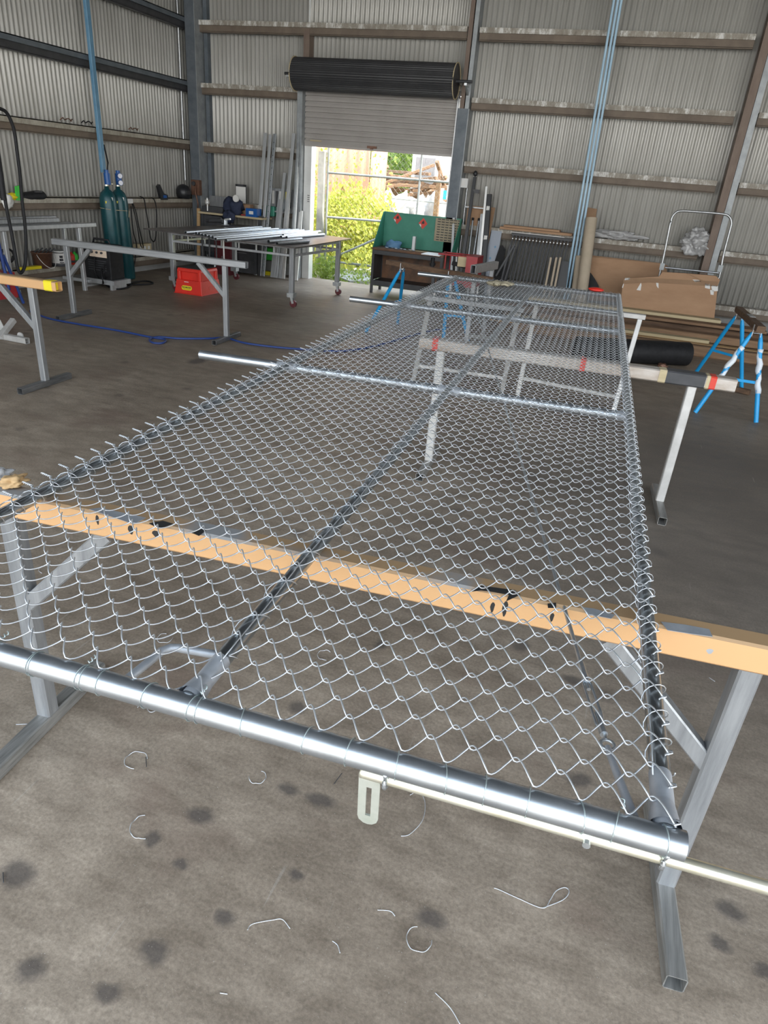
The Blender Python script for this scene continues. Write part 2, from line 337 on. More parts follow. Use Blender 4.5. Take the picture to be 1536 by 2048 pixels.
STAINS = [(398, 1632, .05, .035), (640, 1600, .06, .03), (577, 1578, .05, .026), (34, 1750, .06, .05), (60, 1938, .04, .035), (312, 1902, .045, .04),
          (862, 1838, .05, .032), (360, 1730, .03, .02), (1462, 1822, .05, .04), (1440, 1885, .04, .025), (1525, 1945, .035, .025), (305, 1680, .03, .03),
          (595, 1415, .04, .04), (1480, 1380, .05, .04), (215, 1985, .04, .03), (480, 1285, .04, .05), (1040, 1290, .05, .06), (1010, 1225, .06, .06),
          (590, 1745, .03, .02), (1145, 1360, .06, .04), (760, 1290, .03, .04), (395, 722, .10, .16), (1160, 1560, .06, .04), (450, 1835, .035, .03)]
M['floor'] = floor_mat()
def leaf_mat(name, c1, c2):
    m = pm(name, c1, c2, 9, .55, 0, 0, (1, 1, 1), .9); b = m.node_tree.nodes['Principled BSDF']
    b.inputs['Subsurface Weight'].default_value = .0
    nt = m.node_tree; tr = nt.nodes.new('ShaderNodeBsdfTranslucent'); ad = nt.nodes.new('ShaderNodeMixShader'); ad.inputs[0].default_value = .45
    src = b.inputs['Base Color'].links[0].from_socket; nt.links.new(src, tr.inputs['Color'])
    nt.links.new(b.outputs[0], ad.inputs[1]); nt.links.new(tr.outputs[0], ad.inputs[2]); nt.links.new(ad.outputs[0], nt.nodes['Material Output'].inputs['Surface'])
    return m
M['leaf'] = leaf_mat('vine_leaf', (.28, .38, .05, 1), (.75, .70, .18, 1))
M['leaf2'] = leaf_mat('weed_leaf', (.10, .20, .03, 1), (.40, .48, .10, 1))
M['leaf3'] = leaf_mat('tree_leaf', (.12, .22, .04, 1), (.30, .38, .10, 1))
M['ground'] = pm('yard_ground', (.12, .10, .06, 1), (.34, .30, .18, 1), 1.5, .9, 0, .4, (1, 1, 1), .8)
M['rustred'] = pm('faded_red_cladding', (.60, .26, .16, 1), (.75, .46, .34, 1), 1.2, .7, 0, 0, (3, 3, .25), .8)
M['yardconc'] = pm('yard_concrete', (.36, .35, .33, 1), (.44, .43, .41, 1), .8, .9)
# ================================================================= STRUCTURE
def struct(name, mb, m, label=None, parent=None):
    o = mb.build(name, m, parent)
    if parent is None: o['kind'] = 'structure'
    if label: o['label'] = label
    return o
BY, LX, RX, TOP, FY = 11.66, -7.66, 7.5, 5.2, -2.4      # cladding planes, roof height, open front
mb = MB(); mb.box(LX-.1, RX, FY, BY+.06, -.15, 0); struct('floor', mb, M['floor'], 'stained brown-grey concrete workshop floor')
mb = MB(); mb.box(-30, 30, FY-25, FY, -.2, -.02); struct('trim_1', mb, M['yardconc'], 'pale concrete apron in front of the open shed')
def corr(mb, p, a, n, L, z0, z1, pitch=.076, amp=.0135, step=8):
    """corrugated sheet starting at p, running along a for length L, bulging along n"""
    m = max(2, int(L/pitch*step)); a = Vector(a); n = Vector(n); vs = []
    for i in range(m+1):
        t = L*i/m; ph = (t/pitch) % 1.0
        h = amp*math.tanh(2.8*math.cos(2*math.pi*ph))
        q = Vector(p) + a*t + n*h
        vs += [(q.x, q.y, z0), (q.x, q.y, z1)]
    return mb.add(vs, [(2*i, 2*i+2, 2*i+3, 2*i+1) for i in range(m)], True)
DX0, DX1 = -5.42, -2.86
mb = MB(); corr(mb, (LX, BY, 0), (1, 0, 0), (0, -1, 0), DX0-LX, .02, TOP); corr(mb, (DX1, BY, 0), (1, 0, 0), (0, -1, 0), RX-DX1, .02, TOP)
corr(mb, (DX0, BY, 0), (1, 0, 0), (0, -1, 0), DX1-DX0, 2.9, TOP)
solidify(struct('wall_back', mb, M['clad'], 'corrugated grey metal back wall around the roller door'), .002)
mb = MB(); corr(mb, (LX, FY, 0), (0, 1, 0), (1, 0, 0), BY-FY, .02, TOP); solidify(struct('wall_left', mb, M['clad'], 'corrugated grey metal left wall'), .002)
mb = MB(); corr(mb, (RX, FY+6.4, 0), (0, 1, 0), (-1, 0, 0), BY-FY-6.4, .02, TOP); solidify(struct('wall_right', mb, M['clad']), .002)  # unseen wall; its front stretch is left open to brighten the left wall
mb = MB(); mb.box(LX-.2, RX+.2, FY, BY+.2, TOP, TOP+.06); struct('ceiling', mb, M['dark'])
# concrete upstand at the foot of the walls
mb = MB(); mb.box(LX-.12, LX+.05, FY, BY, 0, .22); struct('baseboard_left', mb, M['conc'])
mb = MB(); mb.box(LX, DX0-.1, BY-.06, BY+.1, 0, .2); struct('baseboard_back', mb, M['conc'])
mb = MB(); mb.box(DX1+.16, RX, BY-.06, BY+.1, 0, .27); struct('baseboard_right', mb, M['conc'])
# girts
ti = [2]
def girt_b(z, x0, x1, name='trim'):
    mb = MB(); mb.box(x0, x1, BY-.21, BY-.015, z-.012, z); mb.box(x0, x1, BY-.215, BY-.20, z-.065, z)
    mb.mi(1); mb.box(x0, x1, BY-.19, BY-.175, z-.15, z-.012); mb.box(x0, x1, BY-.19, BY-.12, z-.16, z-.145)
    o = struct('trim_%d' % ti[0], mb, [M['girt_x'], M['girt_low']], None); ti[0] += 1
def girt_l(z, y0, y1, m=None):
    mb = MB(); mb.box(LX+.015, LX+.19, y0, y1, z-.012, z); mb.box(LX+.175, LX+.19, y0, y1, z-.07, z)
    mb.mi(1); mb.box(LX+.14, LX+.155, y0, y1, z-.15, z-.012); mb.box(LX+.09, LX+.155, y0, y1, z-.16, z-.145)
    o = struct('trim_%d' % ti[0], mb, m or [M['girt_y'], M['girt_low']], None); ti[0] += 1
for z in (3.74, 2.88, 2.02): girt_b(z, -7.3, -5.52 if z < 3.5 else -2.86)
girt_b(1.12, -7.3, -5.52)
for z in (3.73, 2.87, 2.03, 1.14, .40): girt_b(z, -2.68, .95); girt_b(z, 1.24, 5.4)
girt_b(4.6, -7.3, 6.8); 
for z in (2.03, 1.125, .26): girt_l(z, -2, 11.4)
for z in (2.89, 3.76, 4.62): girt_l(z, -2, 11.4, [M['blue_steel'], M['dark']])
# columns
def col(x0, x1, y0, y1, z1, m, m2=None):
    mb = MB(); w = .012
    mb.box(x0, x1, y0, y0+w, 0, z1); mb.mi(1); mb.box((x0+x1)/2-w/2, (x0+x1)/2+w/2, y0+w, y1-w, 0, z1); mb.mi(0); mb.box(x0, x1, y1-w, y1, 0, z1)
    struct('trim_%d' % ti[0], mb, [m, m2 or m]); ti[0] += 1
def rhs_col(x0, x1, y0, y1, z0, z1, m, side):
    mb = MB(); mb.box(x0, x1, y0, y1, z0, z1); mb.mi(1); mb.box(x1, x1+.012, y0-.001, y1, z0, z1) if side > 0 else None
    struct('trim_%d' % ti[0], mb, [m, M['grey_steel']]); ti[0] += 1
rhs_col(-7.47, -7.30, 11.33, 11.64, 0, TOP, M['blue_steel'], 1)
rhs_col(-7.27, -7.20, 11.55, 11.64, 0, TOP, M['blue_steel'], 0)
rhs_col(1.03, 1.13, 11.33, 11.62, 0, TOP, M['brown_steel'], 0)
rhs_col(1.14, 1.22, 11.38, 11.62, 0, TOP, M['grey_steel'], 0)
rhs_col(-2.86, -2.70, 11.40, 11.64, 0, 2.72, M['blue_steel'], 1)
rhs_col(-2.84, -2.78, 11.42, 11.64, 2.72, TOP, M['brown_steel'], 0)
rhs_col(-2.76, -2.70, 11.40, 11.64, 2.72, TOP, M['grey_steel'], 0)
rhs_col(-5.50, -5.41, 11.40, 11.64, 0, 2.86, M['grey_steel'], 0)
rhs_col(-5.40, -5.27, 11.50, 11.66, 0, 2.10, M['whiteish'], 0)  # door reveal: its sunlit brightness is put into the white material
rhs_col(-5.44, -5.34, 11.46, 11.62, 3.25, 3.66, M['brown_steel'], 0)
rhs_col(-2.90, -2.862, 11.50, 11.68, 0, 2.85, M['whiteish'], 0)
rhs_col(5.4, 5.6, 11.33, 11.62, 0, TOP, M['brown_steel'], 0)
# roller door
door = thing('door_1', 'half-open grey roller door with its dark roll above', None, (-4.14, 11.5, 0), kind='structure')
mb = MB(); vs = []; n = 0
z = 2.10; prof = []
while z < 3.02:
    for dz, dy in ((0, -.022), (.007, -.022), (.012, .004), (.04, .010), (.065, .004), (.070, -.022)): prof.append((z+dz, dy))
    z += .076
vs = [(x, 11.52-dy, zz) for zz, dy in prof for x in (-5.425, -2.868)]
mb.add(vs, [(2*i, 2*i+1, 2*i+3, 2*i+2) for i in range(len(prof)-1)], False); solidify(mb.build('curtain', M['curtain'], door), .003)
mb = MB(); mb.box(-5.40, -2.87, 11.495, 11.53, 2.075, 2.11); mb.build('bottom_rail', M['curtain'], door)
mb = MB(); nn = 44; R0 = .215; cy, cz = 11.27, 3.045; prof = []
for i in range(nn):
    a0 = 2*math.pi*i/nn
    for da, dr in ((0, 0), (.03, .007), (.10, .007)): prof.append((a0+da, R0+dr))
m_ = len(prof); vs = [(x, cy+r*math.cos(a), cz+r*math.sin(a)) for x in (-5.47, -2.90) for a, r in prof]
mb.add(vs, [(i, (i+1) % m_, m_+(i+1) % m_, m_+i) for i in range(m_)], False); mb.add(vs, [tuple(reversed(range(m_))), tuple(range(m_, 2*m_))], False)
mb.build('drum_roll', M['drum'], door)
for x in (-5.475, -2.895):
    mb = MB(); mb.path([V(x, cy+.228*math.cos(a), cz+.228*math.sin(a)) for a in [2*math.pi*i/40 for i in range(40)]], .008, 6, closed=True); tag(mb.build('end_ring', M['timber_pale'], door), 'pale rim of the door roll')
mb = MB(); mb.tube((-5.66, cy, cz), (-2.66, cy, cz), .02); mb.build('axle', M['dark'], door)
for x in (-5.58, -2.74):
    mb = MB(); mb.box(x-.02, x+.02, 11.2, 11.5, 2.99, 3.02); mb.beam((x, 11.24, 3.0), (x, 11.46, 2.85), .03, .01); mb.build('bracket', M['galv_dull'], door)
mb = MB(); mb.box(-2.90, -2.885, 11.47, 11.55, 0, 2.9); mb.build('guide_track', M['galvside'], door)
mb = MB(); mb.cbox((-4.22, 11.487, 2.125), (.16, .012, .035)); mb.cbox((-4.22, 11.475, 2.105), (.05, .02, .02)); tag(mb.build('latch', M['copper'], door), 'small rusty latch on the curtain bottom')
mb = MB(); mb.cbox((-5.2, 11.487, 2.16), (.2, .004, .018)); mb.build('label_sticker', M['timber_pale'], door)

# ================================================================= GATE PANEL
GZ = .88
def G(u, v, z=GZ):
    w = max(0, min(1, (1.6-v)/.9)); y = v + (.08-.028*w)*u + .011*w; return V(-1.286 + u - .038*y, y, z)
GW = 1.543
gate = thing('chain_link_gate_panel', 'long galvanised chain-link gate panel lying flat across the trestles', 'gate panel', G(0.77, .69, .85))
V0, V1 = .693, 6.88
for u, nm in ((0, 'side rail'), (.768, 'centre rail'), (GW, 'side rail')):
    mb = MB(); mb.tube(G(u, V0+.01), G(u, V1), .0168, 20, hollow=.003); o = mb.build('rail', M['rail'], gate)
    mb = MB(); mb.tube(G(u, V0+.012), G(u, V0+.12), .0176, 20, cap=False); mb.tube(G(u, V0+.016), G(u, V0+.06), .0245, 20, r2=.0176, cap=False); tag(mb.build('weld_paint', M['primer'], o), 'sprayed grey weld at the rail end')
def post(v, u0, u1, r, nm='post'):
    mb = MB(); mb.tube(G(u0, v, .875), G(u1, v, .875), r, 28, hollow=.004); return mb.build(nm, M['galv'], gate)
NP = post(V0, -.47, 1.570, .0215)
post(2.835, -.445, GW, .0215); post(4.915, -.42, GW, .0215); post(5.82, .0, 1.54, .0168, 'cross_bar'); post(V1, -.395, GW, .0215)
for v in (2.835, 4.915):
    for u in (0, .768, GW):
        mb = MB(); mb.tube(G(u-.05, v, .875), G(u+(.05 if u < 1 else 0), v, .875), .0222, 24, cap=False); mb.build('weld_paint', M['primer'], gate)
# chain link fabric
D = .0685; OV = .0034; ZA = .0088; WR = .00155; MZ = .9025
NU = 46; U0 = -.022
paths = []
rows = int((V1-V0-.03)/(D/2)); mb = MB()
rnd = np.random.RandomState(3)
for j in range(rows):
    vj = V0+.012 + j*D/2
    ks = 7 if j < 70 else 4
    pts = []
    for i in range(NU+1):
        up = (i + j) % 2 == 0            # this wire sits low (towards the camera) at even nodes
        a_v = vj - OV if up else vj + D/2 + OV
        b_v = vj + D/2 + OV if up else vj - OV
        # vertex at node i
        for k in range(ks):
            t = k/ks
            if i == NU and k > 0: break
            tt = t*t*(3-2*t)*.55 + t*.45
            v = a_v + (b_v-a_v)*tt
            bul = math.sin(math.pi*t)
            zz = (ZA if not up else -ZA)*(bul**.62 if bul > 0 else 0)
            pts.append((U0 + (i+t)*D/2, v, MZ + zz))
    P = [tuple(G(u, v, z + .0035*math.sin(u*7+v*3)*math.sin(v*5+1) - .005*math.exp(-((v-V0)/.03)**2))) for u, v, z in pts]
    mb.path(P, WR, 5 if j < 70 else 4)
for j in range(0, rows-1, 2):            # twisted barbs on the left, knuckles on the right
    vj = V0+.012 + j*D/2
    tw = []; tw2 = []
    for k in range(14):
        t = k/13; a = t*math.pi*5
        for lst, ph in ((tw, 0), (tw2, math.pi)):
            lst.append(G(U0 - t*.030, vj + .0022*math.cos(a+ph) + .003*t, MZ + .0022*math.sin(a+ph) + .004*t))
    mb.path(tw, WR, 4); mb.path(tw2, WR, 4)
    ue = U0 + NU*D/2; vj += 0 if NU % 2 == 0 else D/2; mb.path([G(ue-.004, vj-.006, MZ), G(ue+.004, vj-.003, MZ+.003), G(ue+.005, vj+.004, MZ), G(ue-.002, vj+.007, MZ-.003)], WR, 5)
mb.build('chain_link_fabric', M['wire'], gate)
# lacing wires round the rails
def lacing(u, r, pitch, ph, extra):
    mb = MB(); pts = []
    n = int((V1-V0-.15)/pitch*14)
    for i in range(n):
        t = i/14; a = 2*math.pi*t+ph
        pts.append(G(u + r*math.sin(a), V0+.12 + t*pitch, .883 + r*math.cos(a)))
    mb.path(pts, .0013, 4)
    for du, dz in extra:
        mb.path([G(u+du+.003*math.sin(v*9), v, .900+dz+.002*math.sin(v*23)) for v in np.arange(V0+.1, V1, .06)], .0014, 4)
    return mb.build('lacing_wire', M['wire'], gate)
lacing(0, .0225, D, .3, ((-.008, .0), (.007, .0)))
lacing(GW, .022, D, 1.2, ((-.018, -.004),))
lacing(.768, .0215, D*2, .9, ((.008, -.002),))
# ties round the near post
ty = [.02, .10, .235, .385, .47, .57, .605, .705, .79, .865, .995, 1.065, 1.135, 1.205, 1.275, 1.345, 1.41, 1.48, 1.53]
for k, u in enumerate(ty):
    mb = MB()
    for q in range(2 if k in (1, 4, 5, 8) else 1):
        slant = random.uniform(-.012, .02)
        mb.path([G(u + q*.005 + slant*math.sin(a/2), V0 + .0228*math.cos(a), .875 + .0228*math.sin(a)) for a in [2*math.pi*i/22 for i in range(22)]], .0009, 4, closed=True)
    if k in (3, 5, 8, 17): mb.path([G(u+.003*math.cos(a*3), V0+.012+a*.004, .898+.003*math.sin(a*3)) for a in [i*.5 for i in range(12)]], .0014, 4)
    mb.build('tie_wire', M['tie'], gate)
# diagonal stay with turnbuckle
A = G(GW-.04, V0+.03, .868); Hk = Zp(1215, 1490, .85); T0 = Zp(1207, 1440, .85); T1 = Zp(1173, 1365, .85); Bf = Zp(944, 589, .85)
mb = MB(); mb.tube(A, Hk+V(0, -.006, 0), .008, 10, r2=.006); mb.build('stay_lug', M['primer'], gate)
d_, e_, u_ = frame(T1-Hk); mb = MB(); mb.path([Hk + d_*.012*math.cos(a) + e_*.012*math.sin(a) for a in [2*math.pi*i/14 for i in range(14)]], .0035, 6, closed=True)
mb.tube(Hk+d_*.012, T0+d_*.02, .004, 8); mb.build('stay_hook', M['galv_dull'], gate)
tb = MB(); Tm0 = Hk + d_*.035; Tm1 = T1 + d_*.01
for sg in (-1, 1): tb.path([Tm0, Tm0 + d_*.014 + e_*sg*.008, Tm1 - d_*.014 + e_*sg*.008, Tm1], .0028, 6)
tb.tube(Tm0-d_*.01, Tm0+d_*.010, .0075, 10); tb.tube(Tm1-d_*.010, Tm1+d_*.012, .0075, 10); tb.tube(Tm0, Tm0+d_*.045, .004, 8); tb.tube(Tm1-d_*.03, Tm1, .004, 8)
tb.build('turnbuckle', M['galv'], gate)
mb = MB(); mb.tube(Tm1, Bf, .0048, 8); mb.tube(Tm1, Tm1+(Bf-Tm1).normalized()*.05, .007, 10); mb.build('stay_rod', M['galv_dull'], gate)
# stirrup between the centre rail and the near post
mb = MB(); mb.path([G(.765, .85, .86), G(.70, .852, .852), G(.655, .850, .850), G(.640, .845, .850), G(.630, .83, .850), G(.628, .79, .852), G(.622, .70, .858)], .0085, 10); mb.build('stirrup_bar', M['primer'], gate)
# drop bolt clipped under the near post
def B_(u, dz=0, dv=0): return G(u, V0-.001+dv, .842+dz)
mb = MB(); mb.path([B_(1.083), B_(1.09), B_(1.5), B_(2.15)], .0105, 12); rod = mb.build('drop_bolt_rod', M['zinc'], gate)
poly = [(-.018, 0)] + [(.018, 0)] + [(.018*math.cos(a), -.105 - .018*math.sin(a)) for a in [math.pi*i/10 for i in range(11)]]
mb = MB(); slot = [(.0045*math.cos(a), -.028 + .0045*math.sin(a)) for a in [math.pi*i/6 for i in range(7)]] + [(.0045*math.cos(a), -.098 - .0045*math.sin(a)) for a in [math.pi - math.pi*i/6 for i in range(7)]]
po = B_(1.099, -.004); ax = V(1, .08, 0).normalized(); nz = V(.0, -.10, 1).normalized(); th = ax.cross(nz)*.004
outer = [(-.018, .004), (-.018, -.105)] + [(-.018*math.cos(a), -.105 - .018*math.sin(a)) for a in [math.pi*i/12 for i in range(1, 12)]] + [(.018, -.105), (.018, .004)]
def ringpts(k, n=40):
    # matching loops for the plate outline and its slot
    a = 2*math.pi*k/n; return a
N_ = 48; lo = []; li = []
for k in range(N_):
    a = 2*math.pi*k/N_; cx_, sx_ = math.cos(a), math.sin(a)
    yo = -.0525 + sx_*.0705 if sx_ < 0 else -.0525 + sx_*.0565
    hy = (-.105 if sx_ < 0 else .004)
    X = max(-.018, min(.018, cx_*.06)); Y = (-.0525 + sx_*.12); Y = min(Y, .004)
    if Y < -.105: 
        Y = -.105 - math.sqrt(max(0, .018**2 - X*X)) if abs(X) < .018 else -.105
    lo.append((X, Y)); X2 = max(-.0045, min(.0045, cx_*.016)); Y2 = max(-.1, min(-.026, -.063 + sx_*.055)); li.append((X2, Y2))
vs = [po + ax*x + nz*y for x, y in lo] + [po + ax*x + nz*y for x, y in li]; vs += [v + th for v in vs]
n = N_; fs = [(i, (i+1) % n, n+(i+1) % n, n+i) for i in range(n)] + [(2*n+(i+1) % n, 2*n+i, 3*n+i, 3*n+(i+1) % n) for i in range(n)]
fs += [((i+1) % n, i, 2*n+i, 2*n+(i+1) % n) for i in range(n)] + [(n+i, n+(i+1) % n, 3*n+(i+1) % n, 3*n+i) for i in range(n)]
mb.add(vs, fs, False); tag(mb.build('slotted_handle', M['plate'], gate), 'slotted pale metal handle plate hanging from the bolt')
for u in (1.127, 1.548):
    mb = MB(); mb.path([G(u, V0-.018, .868)] + [B_(u) + V(0, .0145*math.cos(a), .0145*math.sin(a)) for a in [math.pi*.75 + math.pi*1.5*i/14 for i in range(15)]], .004, 8); mb.build('guide_loop', M['galv'], gate)
mb = MB(); q = B_(1.44, -.002, -.010); mb.tube(q, q+V(0, -.007, 0), .006, 10); mb.build('bolt_stud', M['galv_dull'], gate)

# ================================================================= TRESTLES
def trestle(label, cx, cy, rz, half, L, zt, bm, lm, fm, braces=True, bh=.075, bw=.06, lw=.05, foot=.54, ends=None, flip=False, group=None):
    t = thing('trestle', label, 'trestle', (cx, cy, 0), group)
    c, s = math.cos(rz), math.sin(rz)
    P = lambda x, y, z: V(cx + c*x - s*y, cy + s*x + c*y, z)
    x0, x1 = ends or (-L/2, L/2)
    mb = MB(); mb.beam(P(x0, 0, zt-bh/2), P(x1, 0, zt-bh/2), bw, bh, t=.004); mb.build('beam', bm, t)
    for sg in (-1, 1):
        mb = MB(); mb.beam(P(sg*half, 0, .05), P(sg*half, 0, zt-bh), lw, lw, up=(c, s, 0), t=.003); lg = mb.build('leg', lm, t)
        mb = MB(); mb.beam(P(sg*half, -foot/2, .025), P(sg*half, foot/2, .025), .05, .05, t=.003); mb.build('foot', fm, t)
        if braces:
            mb = MB(); mb.beam(P(sg*(half-.01), 0, zt-bh-.30), P(sg*(half-.31), 0, zt-bh), .045, .04, up=(s, -c, 0)); mb.build('brace', lm, t)
    return t
rz = .080
trn = trestle('trestle with orange painted beam under the near end of the gate', -.515, 1.365, rz, .97, 2.6, .855, M['orange'], M['duragal'], M['foot'])
for px, py, w_, h_ in ((195, 1040, .010, .03), (262, 1060, .016, .028), (312, 1068, .02, .02), (985, 1215, .010, .030), (1010, 1218, .012, .045), (1104, 1235, .009, .025), (1420, 1303, .014, .014)):
    q = None
    d = ray(px, py); k_ = 1.335 - .515*0; a_ = math.tan(rz); t_ = (1.365 - .0302 + a_*.515)/(d.y - a_*d.x); q = CO + d*t_
    mb = MB(); n_ = 10; mb.prism([(w_/2*math.cos(a)*(1.2 if math.sin(a) > 0 else .8), h_/2*math.sin(a)) for a in [2*math.pi*i/n_ for i in range(n_)]], q, (1, .08, 0), (0, 0, 1), (0, .0015, 0)); mb.build('paint_drip', M['ink'] if px < 1400 else M['primer'], trn)
trm = trestle('pale scuffed trestle with red tape halfway under the gate', -.235, 4.145, .06, .735, 1.86, .847, M['scuffed'], M['alu'], M['foot'], braces=False, bh=.07, bw=.085, ends=(-.87, .955))
def tape(t, x, wd, m, cx, cy, rz, zt, bh, bw, nm='tape_band'):
    c, s = math.cos(rz), math.sin(rz); P = lambda a: V(cx + c*a, cy + s*a, zt-bh/2)
    mb = MB(); mb.beam(P(x-wd/2), P(x+wd/2), bw+.004, bh+.004); return mb.build(nm, m, t)
for x, wd, m in ((-.77, .035, M['redlabel']), (.83, .035, M['redlabel']), (.805, .02, M['timber_pale']), (.56, .04, M['timber_pale']), (.115, .03, M['redlabel'])): tape(trm, x, wd, m, -.235, 4.145, .06, .847, .07, .085)
for pts, m in (([(178, 1019), (200, 1016), (292, 1036), (268, 1049)], 'primer'), ([(298, 1047), (326, 1042), (346, 1048), (318, 1058)], 'ink'), ([(384, 1066), (398, 1057), (412, 1061), (398, 1072)], 'ink'),
  ([(938, 1184), (962, 1172), (1030, 1181), (1040, 1190), (1012, 1203), (1018, 1190), (985, 1184), (962, 1181)], 'ink'), ([(1095, 1208), (1112, 1206), (1112, 1216), (1096, 1216)], 'ink'), ([(1165, 1215), (1188, 1218), (1230, 1230), (1222, 1238), (1172, 1228)], 'primer'), ([(1322, 1244), (1370, 1250), (1418, 1259), (1425, 1274), (1380, 1268), (1335, 1261)], 'primer')):
    mb = MB(); q = [Zp(a, b, .8555) for a, b in pts]; n_ = len(q); mb.add(q + [p_ + V(0, 0, .0012) for p_ in q], [tuple(range(n_)), tuple(reversed(range(n_, 2*n_)))] + [((i+1) % n_, i, n_+i, n_+(i+1) % n_) for i in range(n_)], False); mb.build('paint_smear', M[m], trn)
tape(trm, .685, .21, M['dark'], -.235, 4.145, .06, .847, .07, .085, 'dark_patch')
tr3 = trestle('bare grey steel trestle in front of the big plate table', -4.87, 6.42, .035, .97, 2.4, .83, M['duragal_x'], M['duragal'], M['darkfoot'], ends=(-1.13, 1.22), bh=.065, bw=.065)
tr4 = trestle('orange-beamed trestle with yellow tape on its end at the left', -5.15, 4.14, .03, .97, 2.4, .83, M['orange'], M['duragal'], M['darkfoot'], ends=(-1.2, 1.22), bh=.07, bw=.07)
tape(tr4, 1.15, .07, M['yellow'], -5.15, 4.14, .03, .83, .07, .07)
# steel tubes clamped under the gate: two pale stands
def pale_stand(label, f0, f1, t0, t1, sp, x0=0, x1=0):
    a, b = Zp(*f0), Zp(*f1); a1, b1 = Zp(t0[0], t0[1], .80), Zp(t1[0], t1[1], .80)
    a1.y = (a1.y+b1.y)/2; b1.y = a1.y
    t = thing('pale_stand', label, 'stand', (a+b)/2, 'pale stands under the gate'); d = (b1-a1).normalized()
    for p, q in ((a, a1), (b, b1)):
        mb = MB(); mb.beam(p, q, .04, .04, up=(1, 0, 0)); mb.build('leg', M['alu'], t)
    mb = MB(); mb.beam(a1-d*(.04+x0)+V(0, 0, .02), b1+d*(.04+x1)+V(0, 0, .02), .06, .04); mb.build('top_rail', M['alu'] if 'right' in label else M['duragal'], t)
    mb = MB(); mb.beam(a.lerp(a1, sp), b.lerp(b1, sp), .025, .03); mb.build('spreader', M['alu'], t)
    return t
pale_stand('pale steel stand under the gate, left one of the pair', (827, 760), (1003, 785), (862, 600), (1037, 625), .2)
pale_stand('pale steel stand under the gate, right one of the pair', (1035, 790), (1224, 832), (1072, 612), (1280, 637), .2, 0, 0)
# steel lengths on a stand behind the gate end
t = thing('bench_stand', 'grey steel stand behind the far end of the gate', 'stand', Zp(940, 600, 0))
p0, p1 = Zp(918, 558, .86), Zp(972, 542, .86)
p0 = V(-1.60, 7.85, .87); p1 = V(-1.48, 8.6, .87)
mb = MB(); mb.beam(p0, p1, .06, .09, t=.004); mb.build('beam', M['duragal_x'], t)
for p in (p0.lerp(p1, .12), p0.lerp(p1, .85)):
    mb = MB(); mb.beam(V(p.x, p.y, .05), p-V(0, 0, .045), .05, .05, up=(0, 1, 0)); mb.build('leg', M['duragal'], t)
    mb = MB(); mb.beam(V(p.x-.2, p.y, .025), V(p.x+.2, p.y, .025), .05, .05); mb.build('foot', M['foot'], t)
# ================================================================= SAWHORSES
def sawhorse(label, feet, a, b, plank, film):
    """feet = four floor points: a-left, a-right, b-left, b-right; a, b = apexes"""
    c = (a+b)/2; t = thing('sawhorse', label, 'sawhorse', (c.x, c.y, 0), 'blue tube sawhorses')
    for ap, l, r in ((a, feet[0], feet[1]), (b, feet[2], feet[3])):
        sd_ = (r-l).normalized(); mids = []
        for f, sg in ((l, -1), (r, 1)):
            top = ap + sd_*sg*.035; mb = MB(); mb.tube(f, f.lerp(top, .9), .020, 12); mb.tube(f.lerp(top, .9), top, .020, 12, r2=.010); lg = mb.build('leg', M['blue'], t)
            mids.append(f.lerp(top, .45))
            if film and ap is a:
                k = MB(); pts = [f.lerp(top, s_) + V(.006*math.sin(s_*40), .004*math.cos(s_*33), 0) for s_ in [.33+.5*i/12 for i in range(13)]]
                k.path(pts, [.0235+.0035*math.sin(i*1.1) for i in range(13)], 9); tag(k.build('film_wrap', M['filmwhite'], lg), 'torn white plastic wrap on the blue leg')
        mb = MB(); mb.beam(mids[0], mids[1], .012, .025); mb.build('spreader', M['blue'], t)
        mb = MB()
        for sg in (-1, 1): mb.beam(ap+sd_*sg*.035-V(0, 0, .03), ap+sd_*sg*.035+V(0, 0, .07), .006, .045, up=(0, 1, 0))
        mb.beam(ap-sd_*.035, ap+sd_*.035, .045, .004); mb.build('clamp_bracket', M['galv'], t)
    if plank: 
        d = (b-a).normalized(); mb = MB(); mb.beam(a-d*plank[0]+V(0, 0, .05), b+d*plank[1]+V(0, 0, .05), .07, .055); mb.build('top_plank', plank[2], t)
        if film: 
            mb = MB(); mb.cbox(a.lerp(b, .5)+V(.01, 0, .079), (.05, .18, .003), .05); mb.build('paint_patch', M['duragal'], t)
    return t
sawhorse('blue tube sawhorse with wrapped legs standing alone at the right', [Zp(1390, 825), Zp(1512, 845), Zp(1388, 750), Zp(1483, 781)], V(1.20, 6.78, .74), V(1.17, 7.75, .74), (.13, .13, M['timber_dark']), True)
A1, A2, B1, B2 = V(-2.72, 7.45, 0), V(-2.64, 8.35, 0), V(-1.90, 7.55, 0), V(-1.62, 8.25, 0)
A1 = Zp(732, 663); A2 = Zp(795, 648); B1 = Zp(886, 688); B2 = Zp(938, 690)
sawhorse('blue tube sawhorse behind the gate, under a dark plank', [A1, A2, B1, B2], V(-2.42, 7.85, .78), V(-1.78, 7.62, .78), (.22, .5, M['timber_dark']), False)

